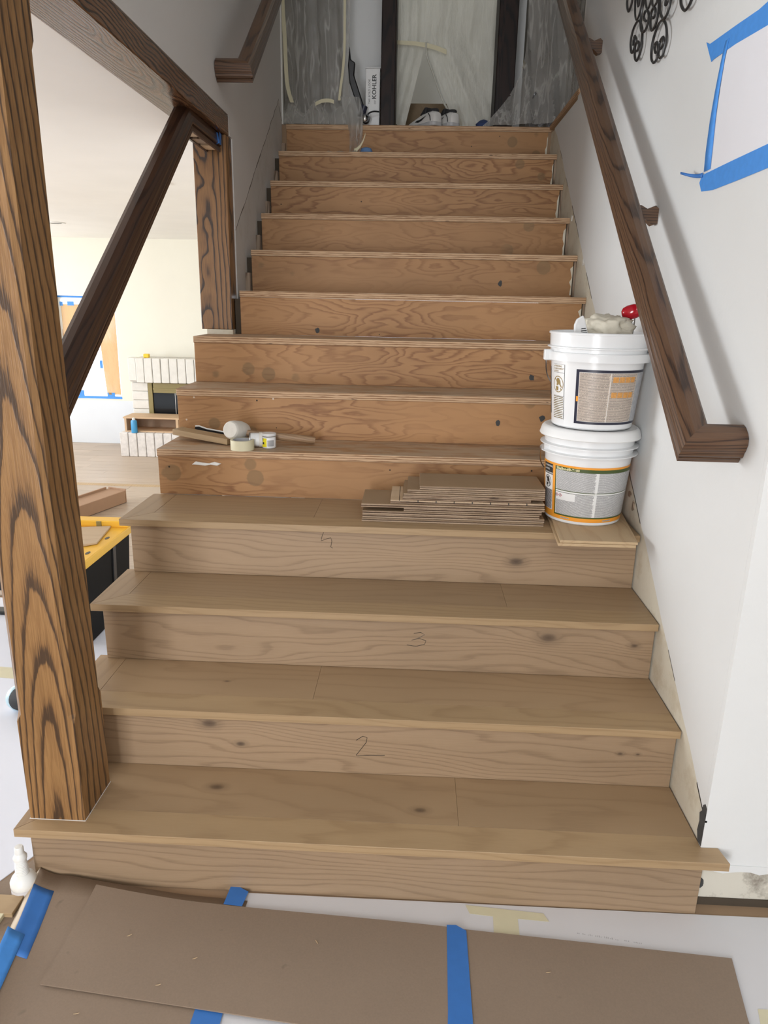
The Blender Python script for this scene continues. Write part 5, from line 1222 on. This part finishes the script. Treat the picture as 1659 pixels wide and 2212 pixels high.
build('rolled_edge', MB().tube(smooth_path([(0.033, 3.335, 2.92), (0.04, 3.33, 2.85), (0.075, 3.33, 2.77), (0.14, 3.325, 2.62), (0.2, 3.32, 2.53), (0.255, 3.315, ZL + 0.01)], 4), 0.006, 7), M['film_white'], parent=ds)
# left sheet, clear, pooled on the landing and trailing down one step
ls = thing('clear_plastic_sheet', 'clear plastic sheet hanging at the left of the landing, trailing over a step', 'plastic sheet', (-0.6, 3.2, ZL))
def left_sheet(u, v):
    z = ZL + 0.004 + (4.5 - ZL) * v ** 1.3
    x = -0.79 + 0.385 * u
    bul = max(0.0, 1 - (z - ZL) / 0.16)
    x += bul * (0.055 * u + 0.01 * math.sin(11 * u))
    return (x, 3.19 + fold(x + 0.05 * z, 36, 0.012) - bul * (0.045 + 0.02 * math.sin(16 * u)) + 0.022 * mnoise.noise(Vector((x * 7, 1.3, z * 3.2))) + 0.012 * abs(mnoise.noise(Vector((x * 19, 4.3, z * 8)))), z)
build('sheet', MB().grid(left_sheet, 60, 110), M['film'], parent=ls)
def pool(u, v):
    x = -0.785 + 0.46 * u
    z = ZL + 0.004 + 0.135 * (1 - abs(2 * v - 1)) ** 0.7 * (0.5 + 0.5 * math.sin(3 * u + 0.4)) * (0.75 + 0.25 * math.sin(19 * u))
    return (x, 3.135 + 0.07 * v + 0.008 * math.sin(23 * u + 4 * v), z)
build('pooled_end', MB().grid(pool, 34, 10), M['film'], parent=ls)
tail = []
def tail_f(u, v):
    if v < 0.25:
        q = v / 0.25; c = (-0.40 + 0.03 * q, 3.14 - 0.03 * q, ZL + 0.10 * (1 - q) + 0.05); w = 0.055
    elif v < 0.75:
        q = (v - 0.25) / 0.5; c = (-0.37 + 0.012 * math.sin(3 * q), 3.105 - 0.01 * q, ZL + 0.05 - 0.225 * q); w = 0.05 - 0.022 * q
    else:
        q = (v - 0.75) / 0.25; c = (-0.36 - 0.11 * q, 3.095 - 0.16 * q, zp(12) + 0.008 + 0.008 * (1 - q)); w = 0.028 + 0.02 * q
    return (c[0] + (u - 0.5) * 2 * w, c[1] + 0.012 * math.sin(9 * u + 6 * v), c[2] + (0.01 * math.sin(8 * u) if v > 0.75 else 0))
build('trailing_end', MB().grid(tail_f, 12, 30), M['film'], parent=ls)
def flatend(u, v):
    x = -0.56 + 0.22 * u
    return (x, 2.885 + 0.14 * v, zp(12) + 0.0015 + 0.03 * math.sin(PI * v) * u * (0.6 + 0.4 * math.sin(14 * u)))
build('trailing_end', MB().grid(flatend, 18, 8), M['film'], parent=ls)
def ribbon(pts, w, mat, name, par, dirv=(1, 0, 0)):
    P_ = smooth_path(pts, 4); d_ = Vector(dirv)
    m = MB(); vs = []; 
    for p in P_: vs += [p - d_ * w / 2, p + d_ * w / 2]
    m.add(vs, [(2 * k, 2 * k + 1, 2 * k + 3, 2 * k + 2) for k in range(len(P_) - 1)])
    return build(name, m, mat, parent=par, solid=0.0005)
ribbon([(-0.785, 3.155, 4.4), (-0.785, 3.155, 3.2), (-0.775, 3.155, 2.9), (-0.765, 3.15, 2.66), (-0.735, 3.135, 2.55)], 0.022, M['cream_tape'], 'tape_strip', ls)
ribbon([(-0.43, 3.165, 4.4), (-0.432, 3.165, 3.1), (-0.435, 3.165, 2.80), (-0.455, 3.15, 2.62), (-0.46, 3.145, 2.565)], 0.014, M['cream_tape'], 'tape_strip', ls)
ribbon([(-0.60, 3.145, 2.545), (-0.56, 3.14, 2.56), (-0.52, 3.137, 2.562), (-0.49, 3.137, 2.555)], 0.02, M['cream_tape'], 'tape_strip', ls, (0, 0, 1))
# right sheet hanging across the corner
rs = thing('clear_plastic_sheet', 'dull plastic sheets hanging in folds at the right of the landing', 'plastic sheet', (0.66, 3.1, ZL))
def right_sheet(u, v):
    z = ZL + 0.003 + (4.5 - ZL) * v ** 1.25
    lo = max(0.0, 1 - (z - ZL) / 0.45)
    x = 0.60 + 0.25 * u - lo ** 2.3 * 0.23 * (1 - u)
    y = 3.16 - 0.12 * u
    return (x, y + fold(x + 0.1 * z, 42, 0.014) - lo ** 2 * 0.02, z)
build('front_sheet', MB().grid(right_sheet, 40, 60), M['film'], parent=rs)
def right_sheet2(u, v):
    z = ZL + 0.02 + (4.5 - ZL) * v ** 1.2
    y = 3.08 - 0.62 * u
    x = 0.83 + fold(y, 26, 0.016)
    return (x, y, z)
build('side_sheet', MB().grid(right_sheet2, 40, 40), M['film'], parent=rs)
def crump(u, v):
    x = 0.62 + 0.17 * u
    return (x, 3.14 - 0.03 * v, ZL + 0.003 + 0.22 * v * (0.6 + 0.4 * u) + 0.02 * math.sin(21 * u + 9 * v))
build('dark_bundle', MB().grid(crump, 16, 12), film('grey_plastic_bundle', (0.1, 0.1, 0.11, 1), 0.35, 0.12, 0.3), parent=rs)

# landing odds and ends
kb = thing('faucet_carton', 'tall narrow white carton with black lettering beside the left jamb', 'box', (-0.29, 3.3, ZL))
build('carton', MB().box(-0.314, -0.230, 3.235, 3.30, ZL + 0.001, 2.755), M['label_white'], parent=kb, bevel=0.002)
build('flap', MB().box(-0.316, -0.228, 3.232, 3.303, 2.7555, 2.760), M['tin'], parent=kb)
def vtext(body, size, x, z, bold=0.0):
    vs, fs = text_mesh(body, size, bold)
    return MB().add([(x - b, 3.2342, z + a) for a, b, _ in vs], fs)
build('lettering', vtext('KOHLER', 0.034, -0.252, 2.595, 0.0007), M['ink'], parent=kb)
build('lettering', vtext('OF', 0.016, -0.252, 2.568, 0.0), M['ink'], parent=kb)
build('lettering', vtext('THE BOLD LOOK', 0.017, -0.286, 2.568, 0.0), M['ink'], parent=kb)
vac = thing('vacuum_wand', 'black vacuum wand with chrome knob leaning beside the white carton', 'vacuum', (-0.37, 3.2, ZL))
build('wand', MB().prism([(x + 0.022, z) for x, z in [(-0.425, 2.85), (-0.418, 2.78), (-0.392, 2.765), (-0.398, 2.70), (-0.335, 2.53), (-0.365, 2.50), (-0.425, 2.66), (-0.435, 2.75)]], 3.16, 3.182, 'Y'), M['black'], parent=vac, bevel=0.006)
build('joint', MB().lathe([(0.0, -0.015), (0.02, -0.015), (0.022, 0.0), (0.02, 0.045), (0.0, 0.045)], seg=18, mat=Matrix.Translation((-0.330, 3.165, 2.50)) @ Matrix.Rotation(R(20), 4, 'Y')), M['navy'], parent=vac)
build('chrome_knob', MB().lathe([(0.0, -0.020), (0.010, -0.017), (0.016, -0.006), (0.016, 0.006), (0.010, 0.016), (0.0, 0.018)], seg=20, mat=Matrix.Translation((-0.310, 3.140, 2.470))), M['chrome'], parent=vac)
build('knob_ring', MB().lathe([(0.016, -0.022), (0.023, -0.022), (0.026, 0.0), (0.023, 0.022), (0.016, 0.022)], seg=20, mat=Matrix.Translation((-0.306, 3.155, 2.472)) @ Matrix.Rotation(R(90), 4, 'X')), M['black'], parent=vac)
build('cord', MB().tube(smooth_path([(-0.302, 3.155, 2.485), (-0.285, 3.16, 2.505), (-0.26, 3.17, 2.515), (-0.232, 3.19, 2.518)], 4), 0.0045, 7), M['black'], parent=vac)
tag(build('glove', MB().lathe([(0.0, 0.0005), (0.03, 0.001), (0.036, 0.014), (0.028, 0.03), (0.012, 0.036), (0.0, 0.037)], seg=18, mat=Matrix.Translation((-0.285, 2.94, zp(12))) @ Matrix.Diagonal((1.0, 0.8, 1.0, 1))), M['glove']), 'light blue glove lying on the second step from the top', 'glove')
tg = MB().grid(lambda u, v: (-0.352 + 0.062 * v + 0.008 * math.sin(3 * v), 2.905, zp(12) + 0.012 + 0.085 * v ** 1.5 + (u - 0.5) * (0.022 - 0.008 * v)), 2, 8)
tag(build('tape_curl', tg, M['cream_tape'], solid=0.0006), 'curl of cream tape standing up beside the light blue glove', 'tape')
tag(build('blue_rag', MB().lathe([(0.0, 0.0), (0.035, 0.0), (0.038, 0.02), (0.02, 0.034), (0.0, 0.04)], seg=14, mat=Matrix.Translation((0.385, 3.195, ZL)) @ Matrix.Diagonal((1.2, 0.8, 1.25, 1))), M['glove_dark']), 'dark blue rag on the landing at foot of the right jamb', 'rag')
tag(build('warning_sign', MB().prism([(0.62, 2.955), (0.655, 3.01), (0.70, 2.965), (0.66, 2.91)], 3.885, 3.89, 'Y'), M['brass']), 'small dull yellow diamond sign on the dark wall behind plastic', 'sign')

# sneakers
def shoe(name, lab, ox, oy, ang, z):
    root = thing(name, lab, 'shoe', (ox, oy, z), 'sneakers on the landing')
    mx = Matrix.Translation((ox, oy, z)) @ Matrix.Rotation(ang, 4, 'Z')
    # stations along the shoe: x, half width, height of the upper
    st = [(-0.135, 0.018, 0.045), (-0.128, 0.030, 0.072), (-0.105, 0.037, 0.084), (-0.07, 0.038, 0.082), (-0.03, 0.038, 0.078), (0.01, 0.041, 0.070), (0.05, 0.045, 0.056), (0.09, 0.044, 0.045), (0.12, 0.034, 0.038), (0.138, 0.016, 0.030)]
    m = MB(); vs = []; n = 12
    for x, w, h in st:
        for k in range(n):
            a = PI * k / (n - 1)
            vs.append((x, w * math.copysign(abs(math.cos(a)) ** 0.6, math.cos(a)), 0.020 + (h - 0.020) * math.sin(a) ** 0.7))
    fs = [(i * n + k, i * n + k + 1, (i + 1) * n + k + 1, (i + 1) * n + k) for i in range(len(st) - 1) for k in range(n - 1)]
    fs += [tuple(range(n)), tuple((len(st) - 1) * n + k for k in range(n))[::-1]]
    m.add(vs, fs, 0, True); build('upper', m, M['shoe'], parent=root, mx=mx)
    outl = [(x, w + 0.004) for x, w, h in st] + [(x, -w - 0.004) for x, w, h in st[::-1]]
    build('sole', MB().prism(outl, 0.0, 0.022), M['sole'], parent=root, mx=mx, bevel=0.003)
    build('collar', MB().lathe([(0.010, 0.090), (0.026, 0.092), (0.030, 0.084), (0.028, 0.076)], seg=20, mat=mx @ Matrix.Translation((-0.082, 0, 0)) @ Matrix.Diagonal((1.5, 1.0, 1, 1))), M['shoe_dark'], parent=root)
    build('tongue', MB().prism([(-0.035, 0.078), (-0.045, 0.108), (-0.028, 0.112), (0.02, 0.074)], -0.02, 0.02, 'Y'), M['shoe_dark'], parent=root, mx=mx, bevel=0.004)
    build('heel_stripe', MB().tube([(-0.11, 0.040, 0.025), (-0.105, 0.041, 0.05), (-0.09, 0.041, 0.066)], 0.0025, 6).tube([(-0.11, -0.040, 0.025), (-0.105, -0.041, 0.05), (-0.09, -0.041, 0.066)], 0.0025, 6), M['ink'], parent=root, mx=mx)
    for sgn in (1, -1):
        sw = [(-0.075, 0.056), (-0.03, 0.036), (0.0, 0.030), (0.03, 0.036), (0.012, 0.043), (-0.01, 0.042)]
        sm = MB().add([(x, sgn * 0.0435, zz) for x, zz in sw], [tuple(range(6))])
        build('side_mark', sm, M['ink'], parent=root, mx=mx, solid=0.0015)
    for q in range(4):
        xx = -0.01 + q * 0.018; hh = 0.078 - q * 0.007
        build('lace', MB().tube([(xx, 0.022, hh - 0.008), (xx, 0.0, hh + 0.004), (xx, -0.022, hh - 0.008)], 0.0028, 6), M['shoe'], parent=root, mx=mx)
shoe('sneaker', 'white sneaker with black mark on the landing, left one', 0.035, 3.235, R(128), ZL + 0.001)
shoe('sneaker', 'white sneaker on the landing, right one half behind the other', 0.148, 3.262, R(122), ZL + 0.001)
